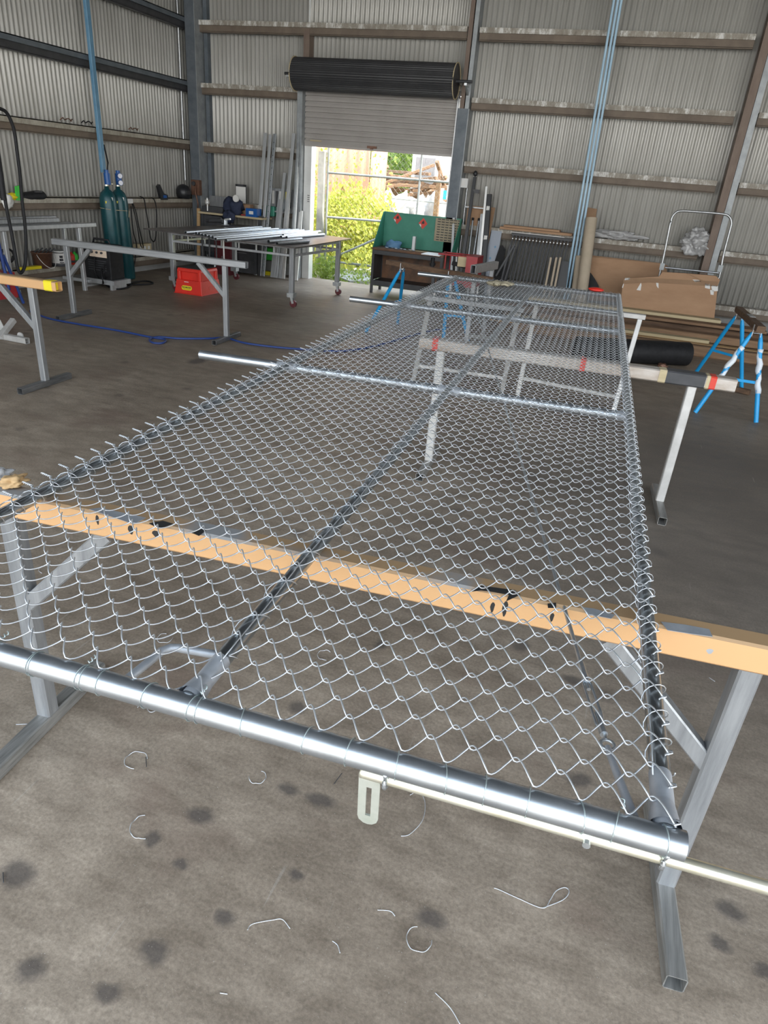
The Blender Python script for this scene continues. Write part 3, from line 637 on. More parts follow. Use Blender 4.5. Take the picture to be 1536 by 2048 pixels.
# ================================================================= PLATE TABLE AND TUBES
TZ = .81
tb = thing('welding_table', 'large dark steel plate table on castors', 'table', (-5.3, 9.6, 0))
mb = MB(); mb.prism([(-6.50, 8.62), (-4.08, 8.47), (-4.18, 10.72), (-6.33, 10.95)], (0, 0, TZ-.014), (1, 0, 0), (0, 1, 0), (0, 0, .014)); mb.build('tabletop', M['steeltop'], tb)
TL = [(-6.17, 8.80), (-4.27, 8.78), (-4.22, 10.28), (-6.10, 10.40)]
for x, y in TL:
    mb = MB(); mb.beam((x, y, .19), (x, y, TZ-.014), .065, .065, up=(0, 1, 0)); lg = mb.build('leg', M['duragal'], tb)
    mb = MB(); mb.cbox((x, y, .165), (.10, .10, .05)); mb.cbox((x, y, .135), (.09, .09, .008))
    for sg in (-1, 1): mb.beam((x+.005, y+sg*.024, .135), (x+.03, y+sg*.024, .05), .004, .035)
    mb.build('castor_fork', M['galv_dull'], lg)
    mb = MB(); mb.tube((x+.03, y-.018, .048), (x+.03, y+.018, .048), .048, 22); tag(mb.build('castor_wheel', M['maroon'], lg), 'dark red castor wheel')
for i in range(4):
    a, b = TL[i], TL[(i+1) % 4]; mb = MB()
    mb.beam((*a, TZ-.14), (*b, TZ-.14), .03, .03); mb.beam((*a, TZ-.035), (*b, TZ-.035), .04, .04)
    for k in range(1, 7):
        p = Vector((*a, TZ-.14)).lerp(Vector((*b, TZ-.14)), k/7); mb.beam(p, p+V(0, 0, .11), .02, .02, up=(0, 1, 0))
    mb.build('apron', M['galvside'], tb)
lt = [((371, 465), (523, 454)), ((392, 467), (540, 456)), ((398, 468), (556, 458)), ((404, 470), (566, 460)), ((411, 471), (580, 460)), ((418, 473), (596, 460)), ((425, 475), (607, 461)), ((431, 478), (618, 463)), ((452, 481), (562, 472))]
tubes = []
for k, (a, b) in enumerate(lt):
    p, q = Zp(*a, TZ+.021), Zp(*b, TZ+.021)
    if k == 0: nml = 'long galvanised tube on the plate table, farthest back of the row'
    elif k == 8: nml = 'galvanised tube at the front edge of the row on the plate table'
    else: nml = 'long galvanised tube in the middle of the row on the plate table'
    mb = MB(); mb.tube(p, q, .021, 14, hollow=.003); o = tag(mb.build('steel_tube', M['galv']), nml, 'tube', 'tubes on the plate table')
for k, (a, b, l) in enumerate([((562, 474), (634, 466), 'shorter galvanised tube lying right of the long row'), ((566, 471), (640, 463), 'shorter galvanised tube lying right of the long row'), ((573, 475), (648, 469), 'shorter galvanised tube, rightmost on the plate table'), ((537, 483), (603, 478), 'short grey-blue tube near the front corner, back one of two'), ((554, 487), (617, 483), 'short grey-blue tube near the front corner, front one of two')]):
    p, q = Zp(*a, TZ+.021), Zp(*b, TZ+.021); mb = MB(); mb.tube(p, q, .021, 14, hollow=.003); tag(mb.build('steel_tube', M['galv'] if k < 3 else M['rail']), l, 'tube', 'tubes on the plate table')
# angle grinder on the table
gp = Zp(446, 448, TZ+.03); t = thing('angle_grinder', 'angle grinder lying on the back of the plate table', 'power tool', (gp.x, gp.y, TZ))
mb = MB(); mb.tube(gp+V(-.24, 0, .03), gp+V(-.02, 0, .05), .034, 14); mb.tube(gp+V(-.32, .02, .02), gp+V(-.24, 0, .03), .024, 12, r2=.034); mb.build('body', M['dark'], t)
mb = MB(); mb.tube(gp+V(.04, 0, .0), gp+V(.04, 0, .07), .035, 14); mb.tube(gp+V(.04, 0, -.008), gp+V(.04, 0, -.004), .062, 24); mb.build('gear_head', M['galv'], t)
mb = MB(); mb.tube(gp+V(.05, -.02, .07), gp+V(.17, -.06, .09), .014, 10); mb.build('side_handle', M['whiteish'], t)
# clamps hanging under the front apron
for i, (a, b) in enumerate([((447, 480), (447, 530)), ((432, 478), (432, 512)), ((418, 476), (418, 520)), ((404, 474), (404, 528))]):
    y = 8.75; p, q = Yp(*a, y), Yp(*b, y); p.z = TZ-.02; q = V(p.x, y, p.z-.28-.05*(i % 2)); t = thing('bar_clamp', ['bar clamp on the table edge, nearest the tube ends, palest', 'short bar clamp on the table edge', 'thin dark bar clamp on the table edge, third from the right', 'leftmost dark bar clamp on the table edge'][i], 'clamp', p, 'clamps on the plate table')
    mb = MB(); mb.beam(p, q, .018, .008, up=(0, 1, 0)); mb.build('bar', M['whiteish'] if i == 0 else M['dark'], t)
    mb = MB(); mb.beam(q, q+V(0, -.06, 0), .02, .02); mb.tube(q+V(0, -.05, -.03), q+V(0, -.05, .05), .008, 8); mb.tube(q+V(0, -.05, -.05), q+V(0, -.05, -.03), .013, 10); mb.build('jaw', M['galv'] if i % 2 else M['dark'], t)

# red step stool
t = thing('step_stool', 'red plastic step stool with yellow badge under the plate table', 'step stool', (-5.80, 8.86, 0))
def frust(mb, x0, x1, y0, y1, z0, z1, ins, n=1):
    vs = [(x0, y0, z0), (x1, y0, z0), (x1, y1, z0), (x0, y1, z0), (x0+ins, y0+ins, z1), (x1-ins, y0+ins, z1), (x1-ins, y1-ins, z1), (x0+ins, y1-ins, z1)]
    return mb.add(vs, [(0, 3, 2, 1), (4, 5, 6, 7), (0, 1, 5, 4), (1, 2, 6, 5), (2, 3, 7, 6), (3, 0, 4, 7)], False)
sx0, sx1, sy0, sy1 = -6.03, -5.58, 8.60, 9.12
mb = MB(); frust(mb, sx0, sx1, sy0, sy1, 0, .19, .025); mb.box(sx0-.008, sx1+.008, sy0-.008, sy1+.008, 0, .012); o = mb.build('base', M['red'], t); b_ = o.modifiers.new('b', 'BEVEL'); b_.width = .012; b_.segments = 2
mb = MB(); frust(mb, sx0+.05, sx1-.05, sy0+.07, sy1-.05, .18, .31, .005); o = mb.build('riser', M['red'], t)
for x in (sx0+.03, sx1-.09):
    for y in (sy0+.03, sy1-.09): mb = MB(); frust(mb, x, x+.06, y, y+.06, .18, .32, .004); o = mb.build('corner_post', M['red'], t); b_ = o.modifiers.new('b', 'BEVEL'); b_.width = .012; b_.segments = 2
mb = MB(); frust(mb, sx0+.03, sx1-.03, sy0+.03, sy1-.03, .30, .345, .012); o = mb.build('top_step', M['red'], t); b_ = o.modifiers.new('b', 'BEVEL'); b_.width = .01; b_.segments = 2
mb = MB(); mb.box(sx0+.065, sx1-.065, sy0+.065, sy1-.065, .344, .349); mb.build('tread_mat', M['dark'], t)
tilt = math.atan2(.025, .19)
def on_front(x, z, off): return V(x, sy0 + z*.025/.19 - off, z)
def pill(w, h, n=10):
    r = h/2; return [(w/2-r + r*math.cos(a), r*math.sin(a)) for a in [-math.pi/2 + math.pi*i/n for i in range(n+1)]] + [(-w/2+r - r*math.cos(a), r*math.sin(a)) for a in [math.pi/2 - math.pi*i/n for i in range(n+1)]]
upv = V(0, .025, .19).normalized()
mb = MB(); mb.prism(pill(.17, .06), on_front(-5.83, .085, .001), V(1, 0, 0), upv, V(0, -.003, 0)); bd = mb.build('badge', M['yellow'], t)
def text(body, size, loc, rot, mat, parent, name='lettering', depth=.0008, align='CENTER', bold=0.0):
    cu = bpy.data.curves.new(name, 'FONT'); cu.body = body; cu.size = size; cu.extrude = depth; cu.align_x = align; cu.align_y = 'CENTER'; cu.offset = bold; cu.resolution_u = 2
    tmp = bpy.data.objects.new(name, cu); C.objects.link(tmp); bpy.context.view_layer.update()
    dg = bpy.context.evaluated_depsgraph_get(); me = bpy.data.meshes.new_from_object(tmp.evaluated_get(dg)); bpy.data.objects.remove(tmp)
    me.materials.clear(); me.materials.append(mat)
    r = parent
    while r.parent: r = r.parent
    me.transform(Matrix.Translation(Vector(loc) - r.location) @ rot.to_4x4())
    o = bpy.data.objects.new(name, me); C.objects.link(o); o.parent = parent; return o
RF = Matrix.Rotation(math.pi/2 - tilt, 3, 'X')
text('RICHMOND', .027, on_front(-5.83, .091, .0045), RF, M['ink'], bd, bold=.0008)
text('WHEEL & CASTOR CO', .011, on_front(-5.83, .071, .0045), RF, M['ink'], bd)
mb = MB(); mb.cbox(on_front(-5.84, .165, .0), (.07, .004, .008)); mb.build('white_label', M['label'], t)
mb = MB(); mb.prism(pill(.16, .055), V(sx1 - .085*.025/.19 + .001, 8.88, .085), V(0, 1, 0), V(-.13, 0, 1).normalized(), V(.002, 0, 0)); mb.build('embossed_panel', M['redlabel'], t)

# ================================================================= LEFT WALL ITEMS
def bottle(label, x, y, lean, h, r, extra):
    t = thing('gas_cylinder', label, 'gas cylinder', (x, y, 0), 'gas cylinders by the left wall')
    Mx = Matrix.Rotation(lean, 3, 'Y')
    pr = [(.0, 0), (r*.92, 0), (r, .02), (r, h-.17), (r*.96, h-.10), (r*.78, h-.04), (r*.45, h), (.035, h+.01), (.03, h+.05)]
    mb = MB(); mb.lathe(pr, (x, y, 0), 28, Mx); mb.build('body', M['teal'], t)
    T = lambda a, b, c: V(x, y, 0) + Mx @ V(a, b, c)
    mb = MB(); mb.tube(T(0, 0, h+.03), T(0, 0, h+.12), .026, 12); mb.tube(T(0, 0, h+.08), T(.08, .05, h+.08), .012, 8); mb.build('valve', M['zinc'], t)
    mb = MB(); mb.cbox(T(r*.55, -r*.70, h-.16), (.075, .01, .03), .9); mb.build('yellow_label', M['yellow'], t)
    mb = MB(); mb.cbox(T(r*.8, -r*.42, h-.115), (.05, .006, .045), .9); mb.build('hazard_label', M['label'], t)
    mb = MB(); mb.tube(T(.03, -.0, h+.07), T(.03, -.0, h+.22), .045, 14); mb.tube(T(.03, 0, h+.22), T(.03, 0, h+.26), .03, 12); reg = mb.build('regulator', M['darkblue'], t)
    if extra:
        for dz in (.10, .19): mb = MB(); mb.tube(T(.07, -.03, h+dz), T(.105, -.055, h+dz), .036, 18); g_ = mb.build('gauge', M['darkblue'], reg); mb = MB(); mb.tube(T(.105, -.055, h+dz), T(.108, -.057, h+dz), .031, 18); mb.build('gauge_face', M['clearglass'], g_)
    return t
bottle('dark green gas cylinder with yellow label, left one of the pair', -7.25, 8.90, -.03, 1.24, .118, False)
bottle('dark green gas cylinder with two gauges, right one of the pair', -7.25, 9.145, -.03, 1.24, .118, True)
mb = MB(); mb.path([V(-7.40, 8.84, 1.00), V(-7.32, 8.775, 1.0), V(-7.20, 8.80, .99), V(-7.155, 8.93, .98), V(-7.155, 9.13, .97), V(-7.2, 9.25, .97), V(-7.4, 9.26, 1.0)], .004, 6); mb.path([V(-7.15, 9.18, .97), V(-7.14, 9.15, .88)], .004, 6)
tag(mb.build('tie_rope', M['timber_pale']), 'thin pale cord tied around both gas cylinders', 'cord')
mb = MB(); a, b = Xp(172, 0, -7.42), Xp(207, 345, -7.42); d = (a-b); mb.beam(b, b + d*1.9, .075, .05, up=(1, 0, 0)); tag(mb.build('blue_riser_pipe', M['pipeblue2']), 'tall blue square riser running up the left wall', 'pipe')
mb = MB(); mb.path([Xp(214, 345, -7.3), Xp(216, 325, -7.3), Xp(210, 300, -7.38), Xp(208, 290, -7.42)], .01, 8); tag(mb.build('air_hose', M['black']), 'short black hose beside the blue riser', 'hose')
# power board cables hanging from the girt by the cylinders
def cable(name, label, pts, r, m=None, cat='cable', group=None):
    P = [Vector(p) for p in pts]; out = []
    for i in range(len(P)-1):
        p0 = P[max(i-1, 0)]; p1 = P[i]; p2 = P[i+1]; p3 = P[min(i+2, len(P)-1)]
        for k in range(8):
            t = k/8; out.append(.5*((2*p1) + (-p0+p2)*t + (2*p0-5*p1+4*p2-p3)*t*t + (-p0+3*p1-3*p2+p3)*t*t*t))
    out.append(P[-1]); mb = MB(); mb.path(out, r, 7); return tag(mb.build(name, m or M['black']), label, cat, group)
def XL(px, py, x=-7.40): return Xp(px, py, x)
cable('power_cable', 'black cable dropping from the power board to the outlet box, left', [XL(262, 412), XL(264, 440), XL(267, 465), XL(273, 490), XL(272, 505), XL(268, 535), XL(266, 545, -7.3)], .008, group='wall cables')
cable('power_cable', 'black cable dropping from the power board to the outlet box, middle', [XL(264, 407), XL(270, 430), XL(275, 455), XL(280, 485), XL(284, 496)], .008, group='wall cables')
cable('power_cable', 'black cable dropping from the power board to the outlet box, right', [XL(266, 407), XL(272, 425), XL(278, 455), XL(284, 480), XL(287, 496)], .008, group='wall cables')
cable('power_cable', 'black cable hanging in a long loop under the wall girt', [XL(280, 393), XL(288, 398), XL(292, 420), XL(297, 450), XL(301, 475), XL(308, 483), XL(312, 470), XL(313, 440), XL(312, 412), XL(308, 399), XL(303, 396)], .009, group='wall cables')
def wbox(name, label, cat, c, sz, m, px=None): mb = MB(); mb.cbox(c, sz); o = mb.build(name, m); b_ = o.modifiers.new('b', 'BEVEL'); b_.width = min(sz)*.12; b_.segments = 2; return tag(o, label, cat)
p = XL(258, 402, -7.44); wbox('power_board', 'small white power board on the girt right of the cylinders', 'power board', p, (.05, .13, .07), M['white'])
t = thing('outlet_box', 'long cream outlet box low on the left wall', 'outlet box', XL(285, 495, -7.45)); p = XL(285, 495, -7.45)
mb = MB(); mb.cbox(p, (.09, .34, .12)); mb.build('body', M['timber_pale'], t)
for k in (-1, 0, 1): mb = MB(); mb.cbox(p+V(.047, k*.1, 0), (.006, .05, .05)); mb.build('socket', M['white'], t)
# helmets and bag on the girt (z 1.125)
def lump(name, label, cat, c, sz, m, seed=0, amp=.12, sub=3, extra=None):
    import bmesh
    bm = bmesh.new(); bmesh.ops.create_icosphere(bm, subdivisions=sub, radius=1)
    for v in bm.verts:
        k = 1 + amp*noise.noise(v.co*1.7+V(seed, seed, 0))*2 + amp*.6*noise.noise(v.co*5+V(0, seed, 3)); v.co = V(v.co.x*sz[0]*k, v.co.y*sz[1]*k, v.co.z*sz[2]*k) + Vector(c)
    me = bpy.data.meshes.new(name); bm.to_mesh(me); bm.free(); me.materials.append(m)
    for p_ in me.polygons: p_.use_smooth = True
    o = bpy.data.objects.new(name, me); C.objects.link(o); return tag(o, label, cat)
def helmet(label, c):
    t = thing('welding_helmet', label, 'helmet', c); import bmesh
    mb = MB(); mb.lathe([(.0, -.1), (.10, -.10), (.125, -.03), (.12, .04), (.08, .10), (.02, .125)], c, 20); mb.build('shell', M['blackpc'], t)
    mb = MB(); mb.cbox(Vector(c)+V(.115, -.02, 0), (.02, .12, .055)); mb.build('lens', M['dark'], t)
helmet('black welding helmet on the girt nearest the corner', XL(367, 388, -7.50)+V(0, 0, .03))
t = thing('welding_glove', 'dark angular face shield on the girt left of the helmet', 'face shield', XL(323, 388, -7.5)); p = XL(323, 390, -7.5)
mb = MB(); mb.prism([(-.14, .13), (-.09, .16), (.0, .03), (.11, .0), (.1, -.07), (-.07, -.07)], p, (0, 1, 0), (0, 0, 1), (.05, 0, 0)); mb.build('shell', M['blackpc'], t)
mb = MB(); mb.cbox(p+V(.055, .02, -.02), (.01, .08, .04)); mb.build('strap', M['darkblue'], t)
t.name = 'face_shield'
t = thing('tool_bag', 'long black bag lying on the left wall girt', 'bag', XL(60, 392, -7.5)); c = XL(60, 393, -7.52)
mb = MB(); mb.path([c+V(0, y, .01*math.sin(y*9)) for y in [-.26+.04*i for i in range(14)]], [.03, .045, .05, .052, .055, .058, .06, .06, .062, .065, .066, .064, .058, .03], 10); mb.build('body', M['black'], t)
mb = MB(); mb.cbox(c+V(.05, .1, .06), (.02, .12, .012)); mb.build('handle', M['dark'], t)
mb = MB(); mb.prism([(-.07, -.06), (.05, -.06), (.03, .02), (.06, .12), (-.05, .10)], XL(38, 390, -7.48), (0, 1, 0), (0, 0, 1), (.02, 0, 0)); tag(mb.build('safety_vest', M['neon']), 'bright green cloth hanging behind the black hose', 'cloth')
lump('work_glove', 'yellow and black glove on the girt at the far left', 'glove', XL(24, 393, -7.5), (.05, .09, .04), M['yellow'], 4, .25)
lump('rag', 'whitish rag drooping over the girt at the far left', 'rag', XL(16, 402, -7.46), (.03, .08, .09), M['label'], 9, .3)
# clamps on upper girt (red loops)
for k, (a, l) in enumerate([((134, 248), 'red cable loop on the upper girt, left of the blue riser'), ((268, 266), 'red cable loop on the upper girt, right of the blue riser'), ((175, 252), 'dark red and black cable scrap on the upper girt beside the blue riser')]):
    c = XL(a[0], a[1], -7.52); c.z = 2.06; mb = MB(); mb.path([c + V(.01*math.sin(i), -.12+.022*i, .03*abs(math.sin(i*.7))) for i in range(12)], .007, 6); tag(mb.build('cable_scrap', M['copper'] if k < 2 else M['black']), l, 'cable', 'cable scraps on the upper girt')
# black boom hose hanging at left
def XH(px, py): return Xp(px, py, -6.1)
cable('welding_boom_hose', 'thick black hose arching down at the far left', [XH(-30, 205), XH(-5, 215), XH(12, 224), XH(22, 242), XH(29, 265), XH(35, 310), XH(40, 350), XH(44, 400), XH(50, 450), XH(52, 490), XH(50, 530), XH(42, 546), XH(36, 538), XH(30, 505), XH(22, 460), XH(12, 410), XH(2, 340), XH(-4, 300)], .017, cat='hose')
cable('coiled_lead', 'black coiled lead hanging down the left frame edge', [XH(-6, 320), XH(0, 345), XH(3, 370), XH(6, 390), XH(8, 400)], .03, cat='cable')
# corner switch box
t = thing('junction_box', 'rusty brown electrical box on the corner column', 'electrical box', Yp(392, 375, 11.3)); p = Yp(393, 375, 11.29)
mb = MB(); mb.cbox(p, (.16, .08, .24)); mb.build('body', M['copper'], t); mb = MB(); mb.tube(p+V(-.02, -.04, .06), p+V(-.02, -.07, .06), .035, 16); mb.build('dial', M['dark'], t)
mb = MB(); mb.path([p+V(.03, -.06, .05), p+V(.02, -.07, -.08), p+V(.05, -.05, -.25), p+V(.04, -.05, -.36)], .012, 6); mb.build('conduit', M['copper'], t)
# thin conduit up the corner
mb = MB(); a, b = Xp(377, 0, -7.5), Xp(392, 355, -7.5); mb.tube(V(-7.56, 11.28, 1.4), V(-7.56, 11.28, TOP), .016, 10); tag(mb.build('conduit_pipe', M['galv_dull']), 'thin galvanised conduit running up beside the corner column', 'pipe')
# rack of steel at left wall
t = thing('steel_rack', 'low steel rack holding long grey sections by the left wall', 'rack', (-6.95, 7.3, 0))
ry0, ry1 = 6.55, 8.12
for (x, y) in ((-7.30, 7.98), (-6.95, 7.86), (-7.3, 6.75), (-6.95, 6.63)):
    mb = MB(); mb.beam((x, y, .0), (x, y, .80), .05, .05, up=(0, 1, 0)); mb.build('leg', M['galvside'], t)
for y in (7.92, 6.69): mb = MB(); mb.beam((-7.35, y, .12), (-6.9, y, .12), .04, .04); mb.build('cross_member', M['galvside'], t)
for k, (x, z, y1_, w) in enumerate([(-6.93, .83, 8.15, .06), (-7.02, .83, 7.95, .06), (-7.12, .83, 7.9, .07), (-7.03, .895, 7.6, .05), (-7.22, .83, 7.8, .07), (-7.22, .90, 7.75, .06)]):
    mb = MB(); mb.beam((x, 5.2, z), (x, y1_, z), w, .05, t=.003); tag(mb.build('steel_section', M['galvside'] if k % 2 == 0 else M['duragal']), 'long grey steel section stacked on the left wall rack', 'steel section', 'steel sections on the left rack')
# buckets, bag etc on low girt (z .26)
def lowz(px, py, x=-7.5): q = Xp(px, py, x); return q
p = lowz(117, 505, -7.42); t = thing('paint_tin', 'white printed tin with dark rim on the low girt', 'tin', (p.x, p.y, .26))
mb = MB(); mb.lathe([(.0, 0), (.095, 0), (.10, .01), (.10, .185), (.104, .19), (.104, .2), (.09, .2), (.085, .17)], (p.x, p.y, .262), 24); mb.build('body', [M['label']], t)
mb = MB(); mb.lathe([(.102, 0), (.102, .03)], (p.x, p.y, .435), 24); mb.build('rim', M['galv_dull'], t)
mb = MB(); mb.lathe([(.1015, 0), (.1015, .04)], (p.x, p.y, .264), 24); mb.build('base_band', M['dark'], t)
for dy, dz, w, h in ((-.035, .13, .03, .03), (-.035, .09, .04, .03), (-.03, .055, .05, .01), (.05, .11, .03, .04), (.05, .06, .035, .035)):
    mb = MB(); mb.cbox((p.x+.085, p.y+dy-.02, .262+dz), (.03, w, h), .0); mb.build('printed_mark', M['dark'], t)
p = lowz(83, 505, -7.42); t = thing('clear_bucket', 'brown-stained plastic bucket with pale wire handle on the low girt', 'bucket', (p.x, p.y, .26))
mb = MB(); mb.lathe([(.0, 0), (.10, 0), (.13, .19), (.136, .19), (.136, .2), (.12, .2), (.095, .02)], (p.x, p.y, .262), 24); mb.build('body', M['copper'], t)
mb = MB(); mb.path([V(p.x+.05+.10*math.sin(a), p.y-.14*math.cos(a), .44-.17*math.sin(a)) for a in [math.pi*i/14 for i in range(15)]], .004, 6); mb.build('handle', M['label'], t)
for k in range(5): mb = MB(); q = V(p.x-.04+.02*k, p.y-.1+.05*k, .45); mb.beam(q, q+V(.02, .08, .05+.01*(k % 2)), .02, .012); tag(mb.build('scrap_offcut', M['dark']), 'dark metal offcut sticking out of the stained bucket', 'offcut', 'offcuts in the stained bucket')
mb = MB(); q = lowz(60, 527, -7.36); q.z = .27; mb.box(q.x-.05, q.x+.03, q.y-.16, q.y+.16, q.z, q.z+.035); tag(mb.build('spirit_level_case', M['yellow']), 'yellow plastic case lying on the low girt', 'case')
cable('hose_coil', 'dark coiled leads bundled at the bottom left wall', [lowz(12+14*math.cos(a)+.2*a, 512+14*math.sin(a), -7.2) for a in [i*.7 for i in range(26)]], .012, cat='hose')
# welder
t = thing('welding_machine', 'black welding machine with cream control panel by the cylinders', 'welding machine', (-6.9, 8.28, 0))
wc = V(-6.93, 8.25, 0)
mb = MB(); mb.box(wc.x-.22, wc.x+.22, wc.y-.12, wc.y+.16, .13, .58); o = mb.build('case', M['black'], t); b_ = o.modifiers.new('b', 'BEVEL'); b_.width = .015; b_.segments = 2
mb = MB(); mb.cbox((wc.x+.03, wc.y-.125, .49), (.28, .012, .14)); pn = mb.build('control_panel', M['screen'], t)
for dx in (-.07, .0): mb = MB(); mb.cbox((wc.x+dx, wc.y-.134, .525), (.05, .006, .025)); tag(mb.build('display', M['redlabel'], pn), 'dark red display')
for dx in (-.06, .02, .1): mb = MB(); mb.tube((wc.x+dx, wc.y-.13, .48), (wc.x+dx, wc.y-.15, .48), .015, 12); mb.build('knob', M['dark'], pn)
for k in range(5): mb = MB(); mb.cbox((wc.x, wc.y-.123, .25+.03*k), (.3, .008, .012)); mb.build('louvre', M['dark'], t)
mb = MB(); mb.path([V(wc.x-.14, wc.y, .58), V(wc.x-.12, wc.y, .64), V(wc.x+.12, wc.y, .64), V(wc.x+.14, wc.y, .58)], .014, 8); mb.build('handle', M['blackpc'], t)
mb = MB(); mb.box(wc.x-.26, wc.x+.28, wc.y-.16, wc.y+.2, .07, .13); mb.box(wc.x-.24, wc.x-.20, wc.y-.15, wc.y+.15, 0, .07); mb.box(wc.x+.2, wc.x+.24, wc.y-.15, wc.y+.15, 0, .07); mb.build('base_frame', M['galvside'], t)
cable('welding_lead', 'black welding lead looping over the floor right of the machine', [V(-6.85, 8.1, .28), V(-6.8, 8.05, .1), Zp(205, 566, .015), Zp(230, 578, .012), Zp(255, 575, .012), Zp(262, 566, .012), Zp(240, 560, .012), Zp(215, 563, .012), Zp(250, 568, .012), Zp(290, 569, .012), Zp(306, 566, .012), Zp(290, 562, .012), Zp(260, 566, .012)], .012)
cable('welding_lead', 'black welding lead drooping against the front of the machine', [V(-6.95, 8.11, .42), V(-6.9, 8.04, .2), Zp(214, 566, .02), V(-6.75, 8.02, .2), V(-6.78, 8.1, .34)], .011)
# spray cans by tin
p = Zp(155, 520, .27)
for k, (px, m, l) in enumerate([(150, M['neon'], 'bright green tin beside the grey trestle leg'), (143, M['redlabel'], 'dark spray can left of the green tin')]):
    q = lowz(px, 515, -7.42); t = thing('spray_can', l, 'can', (q.x, q.y, .26)); mb = MB(); mb.lathe([(.0, 0), (.045, 0), (.045, .12), (.03, .14), (.015, .15), (.015, .165)], (q.x, q.y, .262), 16); mb.build('can', m, t); mb = MB(); mb.lathe([(.046, .02), (.046, .05)], (q.x, q.y, .27), 16); mb.build('label_band', M['dark'], t)
# pale frame offcut on floor at left
t = thing('mitred_frame', 'pale mitred box-section offcut lying on the floor at the left edge', 'steel offcut', Zp(10, 685))
a, b, c = Zp(55, 682, .03), Zp(-25, 665, .03), Zp(28, 640, .03)
mb = MB(); mb.beam(a, Zp(-60, 660, .03), .055, .055, t=.004); mb.build('long_arm', M['alu'], t)
mb = MB(); mb.beam(Zp(0, 675, .03), Zp(27, 640, .16), .05, .05, t=.004); mb.build('raised_arm', M['alu'], t)
mb = MB(); mb.prism([(-.1, 0), (.1, 0), (.0, .12)], Zp(-4, 660, .03), V(1, 0, 0), V(0, .3, 1).normalized(), V(0, .006, 0)); mb.build('gusset', M['whiteish'], t)
mb = MB(); mb.tube(Zp(40, 672, .05), Zp(40, 672, .05)+V(.0, .012, .0), .035, 14); mb.build('lug', M['alu'], t)
# blue and red frame at far left (trolley jack)
t = thing('trolley', 'blue tubular trolley with red body standing at the far left edge', 'trolley', (-6.9, 6.2, 0))
a = [Xp(-6, 470, -6.6), Xp(4, 520, -6.6), Xp(25, 575, -6.6), Xp(45, 600, -6.6)]
mb = MB(); mb.tube(Xp(-4, 480, -6.6), Xp(18, 580, -6.6), .018, 10); mb.tube(Xp(6, 510, -6.6), Xp(47, 606, -6.6), .018, 10); mb.build('frame', M['hose'], t)
mb = MB(); q = Xp(-2, 570, -6.7); mb.cbox(q, (.2, .3, .28)); o = mb.build('body', M['redpaint'], t)
# blue hose on floor
hz = [Zp(60, 622, .012), Zp(95, 636, .012), Zp(150, 647, .012), Zp(230, 660, .012), Zp(300, 674, .012), Zp(330, 679, .012), Zp(325, 686, .012), Zp(305, 685, .012), Zp(300, 678, .012), Zp(318, 674, .012), Zp(360, 677, .012), Zp(415, 677, .012), Zp(452, 676, .012), Zp(490, 686, .012), Zp(550, 694, .012), Zp(600, 698, .012), Zp(680, 702, .012), Zp(740, 694, .012), Zp(800, 678, .012), Zp(850, 664, .012), Zp(900, 655, .012)]
cable('air_hose', 'blue air hose snaking across the floor under the trestle', hz, .011, M['hose'], 'hose')

# ================================================================= BACK LEFT CORNER BENCH
t = thing('wall_shelf_bench', 'narrow shelf bench in the back left corner', 'bench', (-6.6, 11.2, 0))
SZ = Yp(450, 427, 11.2).z
mb = MB(); mb.box(-7.18, -5.95, 11.05, 11.42, SZ-.03, SZ); mb.build('top', M['timber_pale'], t)
for x in (-7.12, -6.62, -6.02): mb = MB(); mb.box(x-.02, x+.02, 11.08, 11.12, 0, SZ-.03); mb.build('leg', M['dark'], t)
mb = MB(); mb.box(-7.1, -6.75, 11.1, 11.4, .30, SZ-.05); mb.build('side_panel', M['dark'], t)
t = thing('tool_case', 'open dark tool case on the corner shelf', 'case', Yp(430, 422, 11.2)); p = V(-6.93, 11.2, SZ)
mb = MB(); mb.prism([(0, 0), (.42, 0), (.44, .09), (.02, .09)], p+V(-.22, -.1, 0), (1, 0, 0), (0, 0, 1), (0, .22, 0)); mb.build('tray', M['dark'], t)
mb = MB(); mb.beam(p+V(-.2, .16, .17), p+V(.24, .16, .17), .02, .17); mb.build('lid', M['duragal'], t)
mb = MB(); mb.tube(p+V(-.08, -.12, .02), p+V(-.08, -.12, .15), .012, 10); mb.lathe([(.0, 0), (.03, .01), (.035, .04), (.02, .06), (.015, .08), (.02, .1), (0, .11)], p+V(-.08, -.12, .12), 12); tag(mb.build('spray_gun', M['whiteish'], None), 'shiny silver spray gun in front of the tool case', 'spray gun')
t = thing('clipboard', 'black clipboard with white paper standing above the shelf', 'clipboard', Yp(482, 385, 11.42)); p = Yp(482, 388, 11.42)
mb = MB(); mb.cbox(p, (.21, .008, .30)); mb.build('board', M['blackpc'], t); mb = MB(); mb.cbox(p+V(-.0, -.006, -.015), (.19, .003, .26)); mb.build('paper', M['label'], t); mb = MB(); mb.cbox(p+V(0, -.012, .135), (.1, .012, .03)); mb.build('clip', M['dark'], t)
t = thing('grinder_helmet', 'navy jacket and mask bundled on the corner shelf', 'jacket', Yp(468, 420, 11.15)); pj = Yp(468, 412, 11.15)
o = lump('jacket_cloth', None, None, pj, (.16, .1, .15), M['navy'], 2, .3); o.parent = t; o.location = -t.location
for k_ in ('label', 'category'):
    if k_ in o: del o[k_]
mb = MB(); q = Yp(473, 397, 11.05); mb.tube(q, q+V(0, -.03, 0), .055, 18); mb.build('filter_disc', M['label'], t); t.name = 'bundled_jacket'
o = lump('jeans_sleeve', 'dark blue cloth hanging off the shelf front', 'cloth', Yp(458, 430, 10.98)-V(0, 0, .03), (.11, .05, .10), M['navy'], 6, .25)
